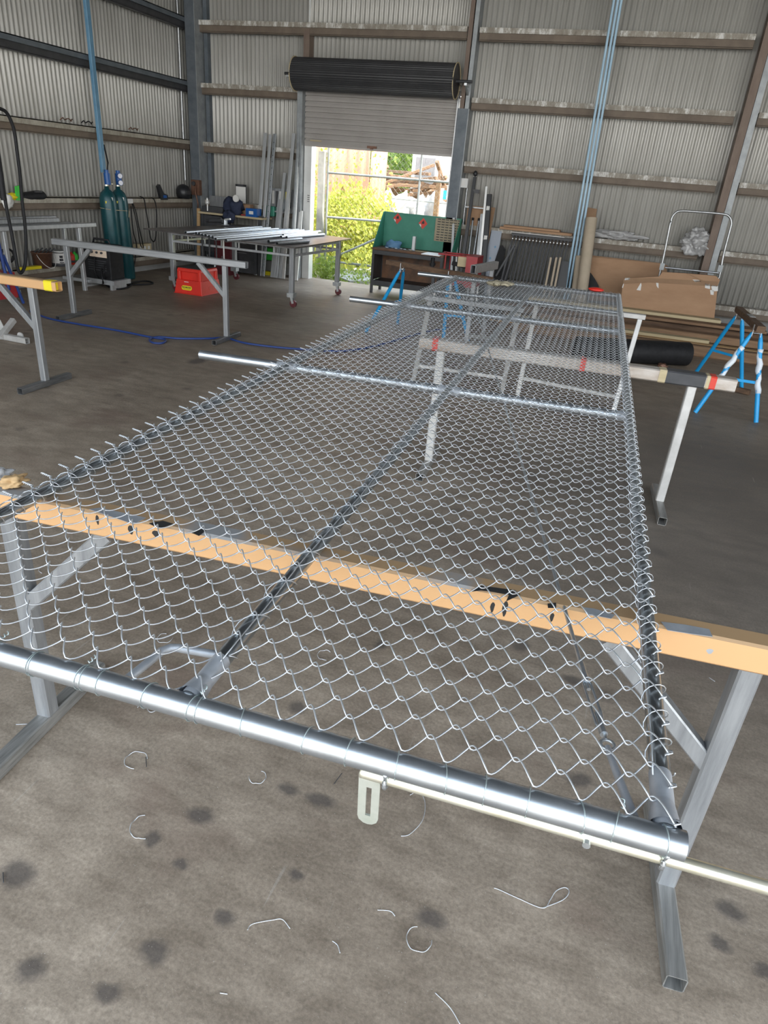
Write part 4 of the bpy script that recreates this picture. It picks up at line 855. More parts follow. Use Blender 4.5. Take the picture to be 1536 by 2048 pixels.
p = Yp(495, 411, 11.3); wbox('carton', 'small brown carton at the back of the corner shelf', 'carton', V(p.x, 11.3, SZ+.09), (.17, .14, .18), M['card2'])
p = Yp(507, 420, 11.15); t = thing('parts_box', 'blue parts box with white label on the corner shelf', 'box', V(p.x, 11.15, SZ)); mb = MB(); mb.cbox(V(p.x, 11.15, SZ+.065), (.21, .16, .13)); mb.build('body', M['darkblue'], t); mb = MB(); mb.cbox(V(p.x, 11.067, SZ+.065), (.08, .004, .05)); mb.build('label', M['label'], t)
for k in range(4): q = V(-6.38+.1*k, 11.12+.02*(k % 2), SZ+.012); mb = MB(); mb.tube(q, q+V(.1, .03, 0), .011, 8); tag(mb.build('hand_tool', M['redpaint'] if k % 2 == 0 else M['dark']), 'small red or dark hand tool scattered on the shelf', 'hand tool', 'hand tools on the corner shelf')
mb = MB(); a, b = Yp(396, 417, 11.1), Yp(398, 470, 11.1); mb.beam(V(a.x, 11.05, .0), V(a.x-.02, 11.15, a.z), .06, .03, up=(0, 1, 0)); tag(mb.build('timber_batten', M['timber_light']), 'upright yellow timber batten in the back corner', 'batten')
t = thing('tool_cabinet', 'low dark tool cabinet under the corner shelf', 'cabinet', (-6.2, 11.2, 0)); mb = MB(); mb.box(-6.59, -6.05, 11.0, 11.38, .03, .55); mb.build('body', M['dark'], t)
for z in (.1, .26, .41): 
    mb = MB(); mb.box(-6.57, -6.07, 10.985, 11.0, z, z+.13); dr = mb.build('drawer', M['dark'], t); mb = MB(); mb.beam((-6.45, 10.975, z+.1), (-6.2, 10.975, z+.1), .015, .01); mb.build('handle', M['duragal'], dr)
t = thing('steel_cupboard', 'maroon box standing under the table behind the tool cabinet', 'box', (-6.45, 10.85, 0)); mb = MB(); mb.box(-6.66, -6.36, 10.7, 10.92, .25, .62); mb.box(-6.64, -6.38, 10.72, 10.91, 0, .25); mb.build('body', M['maroon'], t); t.name = 'maroon_box'
# tool rack behind lengths
t = thing('tool_rack', 'dark wall rack hung with tools behind the leaning lengths', 'tool rack', Yp(540, 390, 11.45)); p = Yp(540, 392, 11.45)
mb = MB(); mb.box(-5.98, -5.56, 11.42, 11.45, p.z-.22, p.z+.13); mb.box(-5.98, -5.56, 11.36, 11.45, p.z-.24, p.z-.22); mb.build('board', M['duragal'], t)
for k, (x, m, h) in enumerate([(-5.92, M['label'], .2), (-5.85, M['dark'], .25), (-5.78, M['label'], .15), (-5.72, M['rail'], .28), (-5.66, M['yellow'], .12), (-5.60, M['dark'], .25)]):
    mb = MB(); mb.box(x-.016, x+.016, 11.385, 11.42, p.z+.09-h, p.z+.09); mb.build('hung_tool', m, t)
for k, (px, py, l) in enumerate([(541, 422, 'green crate high behind the leaning steel lengths'), (539, 508, 'green crate low behind the leaning steel lengths')]):
    p = Yp(px, py, 11.4); wbox('green_crate', l, 'crate', V(p.x, 11.4, p.z), (.2, .12, .16 if k == 0 else .2), M['neon'] if k else M['green'])
p = Yp(532, 541, 11.35); mb = MB(); mb.box(p.x-.12, p.x+.1, 11.3, 11.4, 0, .06); tag(mb.build('yellow_tray', M['yellow']), 'small yellow tray on the floor behind the leaning lengths', 'tray')
# leaning members
def lean(name, label, top, bot, w, d, m, ty=11.42, out=.32, cat='steel length', group=None, round_=False, cap=None):
    T = Yp(*top, ty); yb = ty
    for _ in range(4):
        Bq = Yp(*bot, yb); yb = ty - out*max(0, min(1, (T.z-Bq.z)/T.z))
    k = T.z/(T.z-Bq.z); Bz = T + (Bq-T)*k; Bz.z = max(Bz.z, 0); Bz.z = 0.005
    mb = MB()
    if round_: mb.tube(Bz, T, w/2, 12, hollow=.003)
    else: mb.beam(Bz, T, w, d, up=(0, 1, 0), t=.003)
    o = tag(mb.build(name, m), label, cat, group); return o, T, Bz
gl = 'steel lengths leaning left of the roller door'
L_ = [((531, 266), (511, 549), .055, M['galvside'], 'leaning steel length, leftmost of the tall three by the rack'),
      ((541, 269), (520, 549), .05, M['galvside'], 'leaning steel length, middle of the tall three by the rack'),
      ((550, 268), (527, 549), .05, M['galv'], 'leaning slotted steel strip, rightmost of the tall three by the rack'),
      ((570, 346), (547, 553), .055, M['galvside'], 'leaning steel length of medium height left of the door'),
      ((560, 388), (544, 553), .055, M['galvside'], 'short leaning steel length, leftmost of the bundle by the door'),
      ((566, 390), (552, 554), .055, M['galvside'], 'short leaning steel length, second of the bundle by the door'),
      ((588, 267), (560, 555), .055, M['galvside'], 'tall leaning steel length, left of the two nearest the door'),
      ((583, 320), (567, 555), .05, M['alu'], 'pale leaning length in the bundle by the door'),
      ((599, 240), (580, 554), .035, M['grey_steel'], 'tall thin dark length nearest the door jamb'),
      ((596, 330), (583, 554), .04, M['whiteish'], 'bright white leaning length beside the door jamb'),
      ((602, 422), (592, 555), .07, M['whiteish'], 'short wide white length leaning at the door jamb')]
for a, b, w, m, l in L_:
    o, T, Bz = lean('steel_length', l, a, b, w, .03, m, group=gl)
    if 'slotted' in l:
        for k in range(22):
            q = Bz.lerp(T, .04+.043*k)+V(0, -.0165, 0); mb = MB(); mb.tube(q, q+V(0, -.001, 0), .007, 8); mb.build('bolt_hole', M['ink'], o)
# ================================================================= GREEN BENCH
bx0, bx1, by0, by1 = -3.90, -2.72, 10.93, 11.40; BZ = .70
t = thing('welding_bench', 'green-backed workbench standing in the roller doorway', 'workbench', (-3.3, 11.15, 0))
mb = MB(); mb.box(bx0, bx1, by0, by1, BZ-.035, BZ); mb.build('bench_top', M['ply'], t)
for x in (bx0+.02, bx1-.02):
    for y in (by0+.02, by1-.02): mb = MB(); mb.box(x-.02, x+.02, y-.02, y+.02, 0, BZ-.035); mb.build('leg', M['dark'], t)
mb = MB(); mb.box(bx0+.04, bx1-.04, by1-.03, by1-.015, .2, BZ-.04); mb.build('back_panel', M['ply'], t)
mb = MB(); mb.box(bx0+.015, bx0+.03, by0+.04, by1-.03, .2, BZ-.04); mb.build('side_panel', M['dark'], t)
mb = MB(); mb.box(bx0+.04, bx1-.04, by0+.02, by1-.03, .18, .20); mb.build('lower_shelf', M['dark'], t)
mb = MB(); mb.box(bx0+.04, bx1-.04, by0, by0+.015, BZ-.10, BZ-.04); mb.box(bx0+.04, bx1-.04, by0, by0+.015, .12, .2); mb.build('apron', M['dark'], t)
BT = 1.22
mb = MB(); mb.box(bx0+.0, bx1+.12, by1-.0, by1+.015, BZ, BT); bk = mb.build('backboard', M['green'], t)
for x in (bx0, bx1+.11): mb = MB(); mb.prism([(0, 0), (by1-by0, 0), (by1-by0, BT-BZ), (by1-by0-.05, BT-BZ)], (x, by0, BZ), (0, 1, 0), (0, 0, 1), (.012, 0, 0)); mb.build('wing_panel', M['green'], t)
for px, py in ((795, 437), (846, 447)):
    p = Yp(px, py, by1-.004); mb = MB(); mb.prism([(0, -.085), (.075, 0), (0, .085), (-.075, 0)], p, (1, 0, 0), (0, 0, 1), (0, .003, 0)); h = mb.build('hazard_diamond', M['redlabel'], bk)
    mb = MB(); mb.prism([(-.02, 0), (.02, 0), (.024, .02), (.008, .055), (-.004, .035), (-.018, .03)], p+V(0, -.002, -.005), (1, 0, 0), (0, 0, 1), (0, .001, 0)); mb.build('flame_symbol', M['ink'], h)
    mb = MB(); mb.prism([(-.06, -.02), (-.03, -.055), (-.025, -.03), (-.045, -.005)], p+V(0, -.002, 0), (1, 0, 0), (0, 0, 1), (0, .001, 0)); mb.build('white_flash', M['label'], h)
p0 = Yp(858, 432, by1-.02); p1 = Yp(904, 440, by1-.02); mb = MB(); lx0, lx1 = -3.02, -2.62; mb.box(lx0, lx1, by1-.022, by1-.002, .86, BT-.02); lv = mb.build('louvre_panel', M['louvre'], t)
mb = MB()
for i in range(6):
    for j in range(9): x = lx0+.035+i*.066; z = .89+j*.038; mb.box(x, x+.05, by1-.034, by1-.02, z, z+.008)
mb.mi(1)
for i in range(6):
    for j in range(9): x = lx0+.035+i*.066; z = .88+j*.038; mb.box(x, x+.05, by1-.0235, by1-.02, z-.004, z+.009)
mb.build('louvre_lips', [M['louvre'], M['ink']], lv)
# things on green bench
lump('blue_rag', 'crumpled blue cloth on the left of the green bench', 'cloth', Yp(787, 490, 11.15)+V(0, 0, .0), (.13, .09, .07), pm('faded_blue_cloth', (.08, .20, .36, 1), (.14, .28, .45, 1), 6, .8), 5, .3)
p = V(-3.27, 11.12, BZ); mb = MB(); mb.beam(p, p+V(.0, 0, .21), .055, .055, up=(0, 1, 0), t=.004); tag(mb.build('steel_block', M['galvside']), 'upright drilled steel block on the green bench', 'steel block')
for k in range(7): q = V(-3.68+.075*k, 11.0+.05*(k % 2), BZ+.012); mb = MB(); mb.path([q+V(.025*math.cos(a), .02*math.sin(a), 0) for a in [math.pi*2*i/10 for i in range(10)]], .006, 5, closed=True); tag(mb.build('steel_ring', M['galv']), 'small shiny steel ring in the row on the green bench', 'ring', 'steel rings on the green bench')
for k in range(2): q = V(-3.3+.1*k, 11.02+.04*k, BZ+.008); mb = MB(); mb.beam(q, q+V(.42, .0, 0), .03, .008); tag(mb.build('flat_bar', M['timber_pale']), ['front one of two thin flat bars on the green bench', 'back one of two thin flat bars on the green bench'][k], 'flat bar')
# red machine
t = thing('red_bandsaw', 'dark red horizontal bandsaw beside the green bench', 'bandsaw', (-2.35, 9.9, 0))
rc = Yp(930, 530, 9.9)
Q = lambda px, py, y=9.9: Yp(px, py, y)
a = Q(958, 513); b = Q(943, 545)
x0, x1 = Q(936, 530).x, Q(958, 530).x
mb = MB(); mb.box(x0, x1, 9.75, 10.15, .42, Q(950, 512).z); o = mb.build('end_panel', M['redpaint'], t)
mb = MB(); mb.box(Q(912, 530).x, x0, 9.8, 10.1, .42, .55); mb.build('base_box', M['redpaint'], t)
mb = MB(); zt = Q(930, 512).z
for y in (9.8, 10.1): mb.tube((Q(880, 512).x, y, zt), (x1, y, zt), .012, 8); mb.tube((Q(895, 512).x, y, .55), (Q(895, 512).x, y, zt), .01, 8)
for x in (Q(885, 512).x, Q(925, 512).x): mb.tube((x, 9.8, zt), (x, 10.1, zt), .012, 8)
mb.build('guard_frame', M['redpaint'], t)
mb = MB(); q = Q(922, 521); mb.cbox((q.x+.06, 9.85, q.z), (.16, .12, .14)); mb.build('motor_cover', M['timber_pale'], t)
mb = MB(); mb.beam(Q(905, 526), Q(935, 534), .08, .05); mb.build('blade_arm', M['black'], t)
mb = MB(); mb.box(Q(870, 540).x, Q(918, 540).x, 9.75, 10.15, .50, .53); mb.build('bed_plate', M['dark'], t)
mb = MB(); q = Q(868, 515); mb.tube((q.x, 9.85, .52), (q.x, 9.85, q.z), .03, 12); mb.tube((q.x, 9.85, q.z-.1), (q.x, 9.85, q.z-.07), .045, 12); mb.build('vice_post', M['black'], t)
mb = MB(); mb.box(Q(848, 508).x, Q(885, 508).x, 9.75, 10.1, Q(868, 508).z-.01, Q(868, 508).z); mb.build('top_plate', M['galvside'], t)
mb = MB(); mb.tube((Q(925, 556).x, 9.74, .36), (Q(925, 556).x, 9.78, .36), .10, 22); mb.build('wheel', M['black'], t)
for x in (Q(872, 540).x, Q(950, 540).x):
    for y in (9.8, 10.1): mb = MB(); mb.box(x-.02, x+.02, y-.02, y+.02, 0, .5); mb.build('stand_leg', M['dark'], t)
# ================================================================= RIGHT OF DOOR
grp = 'lengths leaning right of the roller door'
for a, b, w, m, l, rd in [((908, 430), (902, 555), .04, M['galvside'], 'thin grey length leaning closest to the door column', False),
    ((916, 450), (911, 560), .03, M['whiteish'], 'bright thin tube leaning just right of the door column', True),
    ((973, 373), (957, 555), .035, M['whiteish'], 'tall thin white strip leaning beside the black post', False),
    ((946, 437), (932, 555), .028, M['galv'], 'left one of two black-capped chrome rods leaning on the wall', True),
    ((958, 438), (940, 555), .028, M['galv'], 'right one of two black-capped chrome rods leaning on the wall', True),
    ((963, 428), (950, 555), .03, M['galvside'], 'grey strip leaning just right of the capped rods', False)]:
    o, T, Bz = lean('steel_length', l, a, b, w, .02, m, group=grp, round_=rd)
    if 'capped' in l and 'rods leaning' in l and rd: mb = MB(); d = (T-Bz).normalized(); mb.tube(T-d*.03, T+d*.01, .018, 10); mb.build('cap', M['black'], o)
o, T, Bz = lean('door_bar', 'long black bar with a side bracket leaning on the back wall', (950, 354), (921, 550), .05, .03, M['blackpc'], cat='bar'); d = (T-Bz).normalized()
mb = MB(); mb.lathe([(.0, 0), (.03, .02), (.035, .05), (.02, .08), (0, .09)], T, 12); mb.build('knob_end', M['blackpc'], o)
q = T-d*.2; mb = MB(); mb.cbox(q+V(.05, 0, 0), (.10, .03, .055)); mb.build('bracket', M['blackpc'], o)
o, T, Bz = lean('black_post', 'thick black post with white stickers leaning beside the film-covered sheet', (979, 389), (965, 560), .075, .06, M['blackpc'], cat='post')
for f in (.88, .62): 
    q = Bz.lerp(T, f)+V(0, -.034, 0); mb = MB(); mb.cbox(q, (.05, .004, .06)); mb.build('sticker', M['label'], o)
o, T, Bz = lean('grey_post', 'grey post leaning left of the thick black post', (966, 428), (953, 560), .05, .04, M['galvside'], cat='post')
o, T, Bz = lean('timber_offcut', 'brown board leaning behind the thick black post', (985, 415), (977, 455), .09, .02, M['card2'], ty=11.5, cat='board')
p = Yp(928, 366, 11.45); t = thing('light_switch_box', 'white square switch box on the wall right of the door', 'switch box', p); mb = MB(); mb.cbox(p, (.13, .06, .13)); mb.build('body', M['white'], t); mb = MB(); mb.cbox(p+V(0, -.032, 0), (.05, .006, .07)); mb.build('rocker', M['label'], t)
mb = MB(); mb.tube(V(-2.60, 11.50, 0.3), V(-2.60, 11.50, 1.68), .012, 8); tag(mb.build('conduit_pipe', M['galv_dull']), 'thin conduit dropping from the white switch box', 'pipe')
p = Yp(617, 397, 11.49); t = thing('door_sign', 'small white notice on the left door jamb', 'sign', p); mb = MB(); mb.cbox(p, (.06, .004, .14)); mb.build('plate', M['label'], t)
for k in range(4): mb = MB(); mb.cbox(p+V(0, -.003, .045-.03*k), (.04, .001, .01)); mb.build('printed_line', M['dark'], t)
# carton flats on girt
p = Yp(942, 430, 11.5); mb = MB(); mb.box(-2.55, -2.27, 11.47, 11.49, 1.13, 1.42); tag(mb.build('cardboard_sheet', M['card']), 'small cardboard sheet standing on the girt behind the capped rods', 'cardboard')
mb = MB(); mb.box(-2.58, -2.24, 11.40, 11.44, 1.39, 1.41); mb.box(-2.26, -2.24, 11.40, 11.44, 1.0, 1.41); tag(mb.build('wire_bracket', M['duragal']), 'dark square frame top hanging behind the capped rods', 'frame')
for k, (a, b, dz, l) in enumerate([((1008, 452), (1120, 460), .0, 'long brown cardboard strip flat on the girt, top one'), ((1000, 458), (1145, 466), -.03, 'long brown cardboard strip flat on the girt, lower one')]):
    x0, x1 = Yp(*a, 11.4).x, Yp(*b, 11.4).x; mb = MB(); mb.box(x0, x1, 11.36, 11.56, 1.165+dz, 1.20+dz); tag(mb.build('cardboard_strip', M['card']), l, 'cardboard')
# film covered steel sheet
T0, T1 = Yp(982, 466, 11.40), Yp(1000, 468, 11.40); B0 = Yp(968, 560, 11.2); B1 = Yp(984, 562, 11.2)
t = thing('steel_sheet', 'grey-blue film-covered steel sheet leaning against the wall', 'steel sheet', (B0.x, 11.2, 0))
x0, x1 = T0.x, T1.x
mb = MB(); dx = -.02; vs = [(x0-.04, 11.15, 0), (x1+.04, 11.15, 0), (x1+.02, 11.42, 1.10), (x0+.0, 11.42, 1.10)]; vs = [Vector(v) for v in vs]
mb.add(vs + [v+V(0, .012, 0) for v in vs], [(0, 1, 2, 3), (7, 6, 5, 4), (1, 0, 4, 5), (2, 1, 5, 6), (3, 2, 6, 7), (0, 3, 7, 4)], False); mb.build('sheet', M['sheet'], t)
for px, py in ((987, 495), (978, 517), (975, 556)):
    q = Yp(px, py, 11.22); f = q.z/1.1; q = V(q.x, 11.15+.27*f-.004, q.z); mb = MB(); mb.prism([(0, -.02), (.018, 0), (0, .02), (-.018, 0)], q, (1, 0, 0), (0, .24, 1), (0, -.001, 0)); mb.build('printed_mark', M['pipeblue2'], t)
# black curved sheets
def lean_panel(name, label, cat, poly, yb, yt, zt, m, th=.015, parent=None):
    """poly of (x,z) standing on a plane that leans from y=yb at z=0 to y=yt at z=zt"""
    mb = MB(); n = len(poly); vs = [V(x, yb+(yt-yb)*z/zt, z) for x, z in poly]; vs2 = [v+V(0, th, 0) for v in vs]
    mb.add(vs+vs2, [tuple(range(n)), tuple(reversed(range(n, 2*n)))] + [((i+1) % n, i, n+i, n+(i+1) % n) for i in range(n)], False)
    o = mb.build(name, m, parent); return tag(o, label, cat) if parent is None else o
def XZ(px, py, y=11.25): q = Yp(px, py, y); return (q.x, max(q.z, 0.0))
lean_panel('rubber_sheet', 'black curved rubber sheet leaning right of the steel sheet', 'rubber sheet', [XZ(975, 568), XZ(998, 492), XZ(1003, 491), XZ(1010, 500), XZ(1007, 512), XZ(1006, 572)], 11.12, 11.35, 1.0, M['black'], .01)
lean_panel('rubber_sheet', 'black rounded rubber sheet behind the cardboard tube', 'rubber sheet', [XZ(1170, 582), XZ(1171, 537), XZ(1182, 545), XZ(1190, 556), XZ(1198, 570), XZ(1199, 590)], 11.05, 11.25, 1.0, M['black'], .01)
lean_panel('black_sheet', 'black flat panel at the right end of the picket panels', 'panel', [XZ(1112, 580), XZ(1120, 522), XZ(1138, 523), XZ(1132, 582)], 11.08, 11.3, 1.0, M['blackpc'], .01)
# picket panels
t = thing('picket_panel', 'black steel picket fence panel leaning against the back wall', 'fence panel', (-1.4, 11.2, 0))
px0, px1 = Yp(1024, 467, 11.38).x, Yp(1142, 478, 11.38).x
def lp(x, z, o=0): return V(x, 11.12+.26*z/1.1+o, z)
mb = MB(); mb.beam(lp(px0, 1.08), lp(px1+.02, 1.08), .04, .045); mb.build('top_rail', M['blackpc'], t)
mb = MB(); mb.beam(lp(px0, .12), lp(px1+.02, .12), .04, .045); mb.build('bottom_rail', M['blackpc'], t)
mb = MB(); mb.beam(lp(px0-.02, 1.108), lp(px1-.1, 1.108), .05, .006); tag(mb.build('white_strip', M['whiteish'], t), 'white strip along the top rail')
npk = 17
for k in range(npk):
    x = px0+.03 + (px1-px0-.06)*k/(npk-1); mb = MB(); mb.beam(lp(x-.05, .0, -.02), lp(x, 1.06, -.02), .026, .02, up=(0, 1, 0)); pk = mb.build('picket', M['blackpc'], t)
    mb = MB(); mb.tube(lp(x, 1.02, -.031), lp(x, 1.02, -.034), .009, 8); mb.build('rivet', M['whiteish'], pk)
t = thing('picket_panel', 'second black picket panel, loose bars crossing at its left end', 'fence panel', (-1.9, 11.1, 0))
for a, b in (((1003, 560), (1021, 490)), ((992, 552), (1030, 488)), ((1010, 560), (1030, 495))):
    p, q = Yp(*a, 11.05), Yp(*b, 11.15); mb = MB(); mb.beam(p, q, .03, .02, up=(0, 1, 0)); mb.build('bar', M['blackpc'], t)
t.name = 'loose_black_bars'; t['label'] = 'loose black bars crossed at the left end of the picket panel'; t['category'] = 'bars'
for k, px in enumerate((1090, 1101, 1109)): p = Yp(px, 575, 11.02); q = Yp(px+12, 515, 11.2); mb = MB(); mb.beam(V(p.x, 11.0, 0), q, .03, .02, up=(0, 1, 0)); tag(mb.build('timber_strip', M['tubecard']), 'thin brown strip standing in front of the picket panel', 'slat', 'brown slats before the picket panel')
# blue pipes
for k, (a, b) in enumerate((((1228, 0), (1132, 575)), ((1236, 0), (1139, 575)), ((1243, 0), (1146, 575)))):
    p, q = Yp(*a, 11.28), Yp(*b, 11.28); d = p-q; mb = MB(); mb.tube(q+d*(-q.z/d.z*.98), q+d*1.5, .017, 12)
    for z in (.1, ): pass
    tag(mb.build('blue_pipe', M['pipeblue']), ['tall pale blue pipe on the back wall, left of three', 'tall pale blue pipe on the back wall, middle of three', 'tall pale blue pipe on the back wall, right of three'][k], 'pipe', 'blue pipes on the back wall')
# cardboard tube and behind
def leantube(label, T, Bt, r, m, cat='cardboard tube'):
    mb = MB(); mb.tube(Bt, T, r, 24, hollow=.008); return tag(mb.build('cardboard_tube', m), label, cat)
a = Yp(1183, 436, 11.20); b = Yp(1165, 575, 11.02); d = b-a; b2 = a + d*(a.z/(a.z-b.z)); b2.z = .01; leantube('thick beige cardboard tube leaning beside the blue pipes', a, b2, .083, M['tubecard'])
a = Yp(1158, 512, 11.25); b = Yp(1150, 578, 11.15); d = b-a; b2 = a + d*(a.z/(a.z-b.z)); b2.z = .01; leantube('thinner cardboard tube behind the thick one, left side', a, b2, .05, M['tubecard'])
lean_panel('cardboard_flap', 'brown cardboard piece sticking up behind the cardboard tube', 'cardboard', [XZ(1166, 450, 11.40), XZ(1170, 414, 11.40), XZ(1194, 418, 11.40), XZ(1186, 470, 11.40)], 11.34, 11.44, 1.7, M['card2'], .006)
# cardboard sheets
lean_panel('cardboard_sheet', 'large brown cardboard sheet leaning on the wall behind the carton', 'cardboard', [XZ(1178, 600, 11.2), XZ(1181, 514, 11.3), XZ(1330, 528, 11.3), XZ(1335, 545, 11.3), XZ(1322, 610, 11.2)], 11.12, 11.32, .95, M['card'], .01)
lean_panel('cardboard_sheet', 'dark folded cardboard edge along the top of the large sheet', 'cardboard', [XZ(1180, 516, 11.3), XZ(1182, 511, 11.3), XZ(1325, 527, 11.3), XZ(1338, 534, 11.3), XZ(1338, 538, 11.3)], 11.28, 11.345, .95, M['card2'], .012)
t = thing('flattened_carton', 'long flattened brown carton leaning on the timber stack', 'carton', (.6, 10.6, .45))
def CP(px, py):
    d = ray(px, py); t_ = (10.47 + .25*(CH-.5))/(d.y - .25*d.z); return CO + d*t_
pol = [(1240, 617), (1247, 557), (1318, 553), (1325, 544), (1375, 547), (1432, 552), (1440, 560), (1436, 570), (1428, 641), (1400, 641)]
vs = [CP(x, y) for x, y in pol]; 
mb = MB(); n = len(vs); mb.add(vs+[v+V(0, .05, .0) for v in vs], [tuple(range(n)), tuple(reversed(range(n, 2*n)))] + [((i+1) % n, i, n+i, n+(i+1) % n) for i in range(n)], False); mb.build('carton_body', M['card'], t)
fr = lambda px, py: CP(px, py) + V(0, -.004, 0)
def cpatch(nm, pts, m, th=.002): mb = MB(); v = [fr(*p) for p in pts]; n = len(v); mb.add(v+[q-V(0, th, 0) for q in v], [tuple(range(n)), tuple(reversed(range(n, 2*n)))] + [((i+1) % n, i, n+i, n+(i+1) % n) for i in range(n)], False); return mb.build(nm, m, t)
cpatch('top_fold', [(1246, 568), (1247, 557), (1300, 556), (1436, 563), (1435, 573), (1300, 565)], M['card2'])
for pts in ([(1250, 556), (1260, 556), (1259, 560), (1249, 560)], [(1273, 580), (1282, 565), (1283, 570), (1281, 581)], [(1312, 565), (1317, 566), (1317, 577), (1313, 572)], [(1244, 575), (1247, 566), (1248, 567), (1246, 576)], [(1385, 559), (1398, 560), (1402, 563), (1390, 564)], [(1410, 567), (1420, 567), (1420, 578), (1410, 576)], [(1422, 570), (1436, 572), (1436, 582), (1424, 583)], [(1420, 580), (1428, 580), (1427, 590), (1421, 589)]): cpatch('torn_tape', pts, M['label'])
cpatch('flap_crease', [(1373, 547), (1376, 547), (1420, 568), (1417, 569)], M['card2'], .004)
# trolley handle
t = thing('tube_hoop', 'chrome tubular hoop frame standing behind the carton', 'frame', Yp(1380, 560, 10.9))
K = lambda px, py: Yp(px, py, 10.95)
def arc(pts, n=6):
    return pts
hp = [V(K(1320, 545).x, 10.95, .05), V(K(1320, 545).x, 10.95, .3), K(1320, 545), K(1330, 500), K(1338, 460), K(1343, 438), K(1350, 427), K(1362, 422), K(1400, 424), K(1445, 428), K(1458, 433), K(1463, 445), K(1460, 460), K(1447, 510), K(1437, 560), V(K(1434, 560).x, 10.95, .3), V(K(1434, 560).x, 10.95, .05)]
cb = cable('handle_loop', None, hp, .016, M['galv_dull']); cb.parent = t; cb.location = -t.location
for k_ in ('label', 'category'):
    if k_ in cb: del cb[k_]
mb = MB(); mb.tube(K(1330, 535), K(1437, 546), .013, 12); mb.build('cross_tube', M['galv'], t)
for q in (K(1324, 533), K(1440, 537)): mb = MB(); mb.cbox(q, (.06, .05, .09)); mb.build('corner_joint', M['grey_steel'], t)
# plastic film bundles on the girt
def film(label, c, sz, seed):
    o = lump('plastic_film', label, 'plastic film', c, sz, M['film'], seed, .34, 5)
    for v in o.data.vertices:
        q = (v.co - c)*16; k = noise.noise(q+V(seed, 0, 0)); v.co = c + (v.co-c)*(1 + .30*abs(k) - .08); v.co.y += .02*k
    o['group'] = 'film bundles on the girt'; return o
film('crumpled clear plastic film on the girt beside the cardboard tube', Yp(1232, 470, 11.42), (.33, .07, .06), 3)
film('crumpled clear plastic film drooping over the girt inside the trolley handle', Yp(1393, 482, 11.40), (.20, .09, .15), 8)
# timber stack at right
t_g = 'timbers stacked along the back wall'
tl = [  # x0,x1,y,z,w,h,mat,label
 (-1.3, 1.35, 10.28, .325, .20, .04, 'timber_pale', 'pale timber plank topmost on the stack'),
 (-1.0, 1.9, 10.16, .285, .30, .035, 'timber', 'brown plank just under the pale topmost plank'),
 (-1.5, 3.6, 10.04, .20, .26, .12, 'timber_dark', 'dark weathered beam with reddish marks near the top of the stack'),
 (-1.0, 3.8, 9.80, .165, .20, .10, 'timber', 'brown beam stepped below the dark weathered one'),
 (-1.4, 1.2, 9.62, .145, .14, .04, 'timber_pale', 'pale plank in the front steps of the stack'),
 (-1.6, 3.4, 9.50, .105, .14, .05, 'timber_light', 'orange timber at the front of the stack'),
 (-1.2, 3.8, 9.345, .065, .15, .13, 'timber', 'rough brown beam on the floor at the very front of the stack'),
 (-1.5, 3.2, 9.60, .045, .34, .08, 'timber_dark', 'dark beam lying beneath the orange timber'),
 (-1.5, 3.6, 10.05, .07, .48, .14, 'timber_dark', 'dark broad beam at the bottom rear of the stack')]
for x0, x1, y, z, w, h, m, l in tl:
    mb = MB(); mb.beam((x0, y, z), (x1, y+.03*(x1-x0), z), w, h); tag(mb.build('timber_beam', M[m]), l, 'timber', t_g)
# black roll
a, b = V(-.10, 8.72, .155), V(.90, 8.75, .155)
a = Zp(1235, 701, .135); b = Zp(1374, 708, .135); d = (b-a).normalized(); t = thing('black_mesh_roll', 'black roll of weed mat lying on the floor beside the gate', 'roll', (a+b)/2-V(0, 0, .135))
mb = MB(); mb.tube(a-d*.5, b, .135, 36); mb.build('roll', M['black'], t); mb = MB(); mb.tube(b-d*.02, b+d*.02, .03, 16, hollow=.005); tag(mb.build('core', M['tubecard'], t), 'pale core end')
mb = MB(); mb.beam(Zp(1335, 770, .03), Zp(1480, 800, .03), .05, .06) if False else mb.beam(Zp(1360, 752, .03), Zp(1500, 785, .03), .06, .05); tag(mb.build('timber_offcut', M['timber_dark']), 'rough timber offcut on the floor beneath the lone sawhorse', 'timber')
lump('rust_lump', 'small rusty metal lump on the floor by the black roll', 'scrap', Zp(1325, 732, .03), (.05, .04, .035), M['copper'], 3, .25)
lump('red_dish', 'small red dish on the far edge of the gate', 'cap', Zp(1192, 579, .93), (.07, .05, .02), M['red'], 1, .05)
# gloves on gate far end
for k, (px, sg) in enumerate(((990, 1), (1012, -1))):
    c = Zp(px, 567, .93); t = thing('work_glove', ['tan work glove on the far end of the gate, left of the pair', 'tan work glove on the far end of the gate, right of the pair'][k], 'glove', c, 'gloves on the far end of the gate')
    o = lump('palm', None, None, c, (.075, .05, .02), M['glove'], k, .15); o.parent = t; o.location = -c
    for f in range(4): mb = MB(); q = c+V(sg*.06, -.035+.022*f, 0); mb.path([q, q+V(sg*.035, -.002*f, .008), q+V(sg*.07, .002*f, -.004)], [.011, .011, .008], 8); mb.build('finger', M['glove'], t)
    mb = MB(); q = c+V(0, -.045, 0); mb.path([q, q+V(sg*.02, -.025, .005), q+V(sg*.045, -.035, 0)], [.012, .011, .008], 8); mb.build('thumb', M['glove'], t)
# cardboard protector on near trestle's left end
t = thing('wrapping_paper', 'crumpled yellow paper and tape on the left end of the orange beam', 'paper', Zp(20, 970, .87))
p = Zp(28, 962, .87); o = lump('crumpled_paper', None, None, p, (.028, .034, .014), M['timber_light'], 11, .35, 4); o.parent = t; o.location = -t.location
o = lump('clear_tape', None, None, Zp(-2, 950, .87), (.03, .034, .014), M['film'], 12, .35, 4); o.parent = t; o.location = -t.location
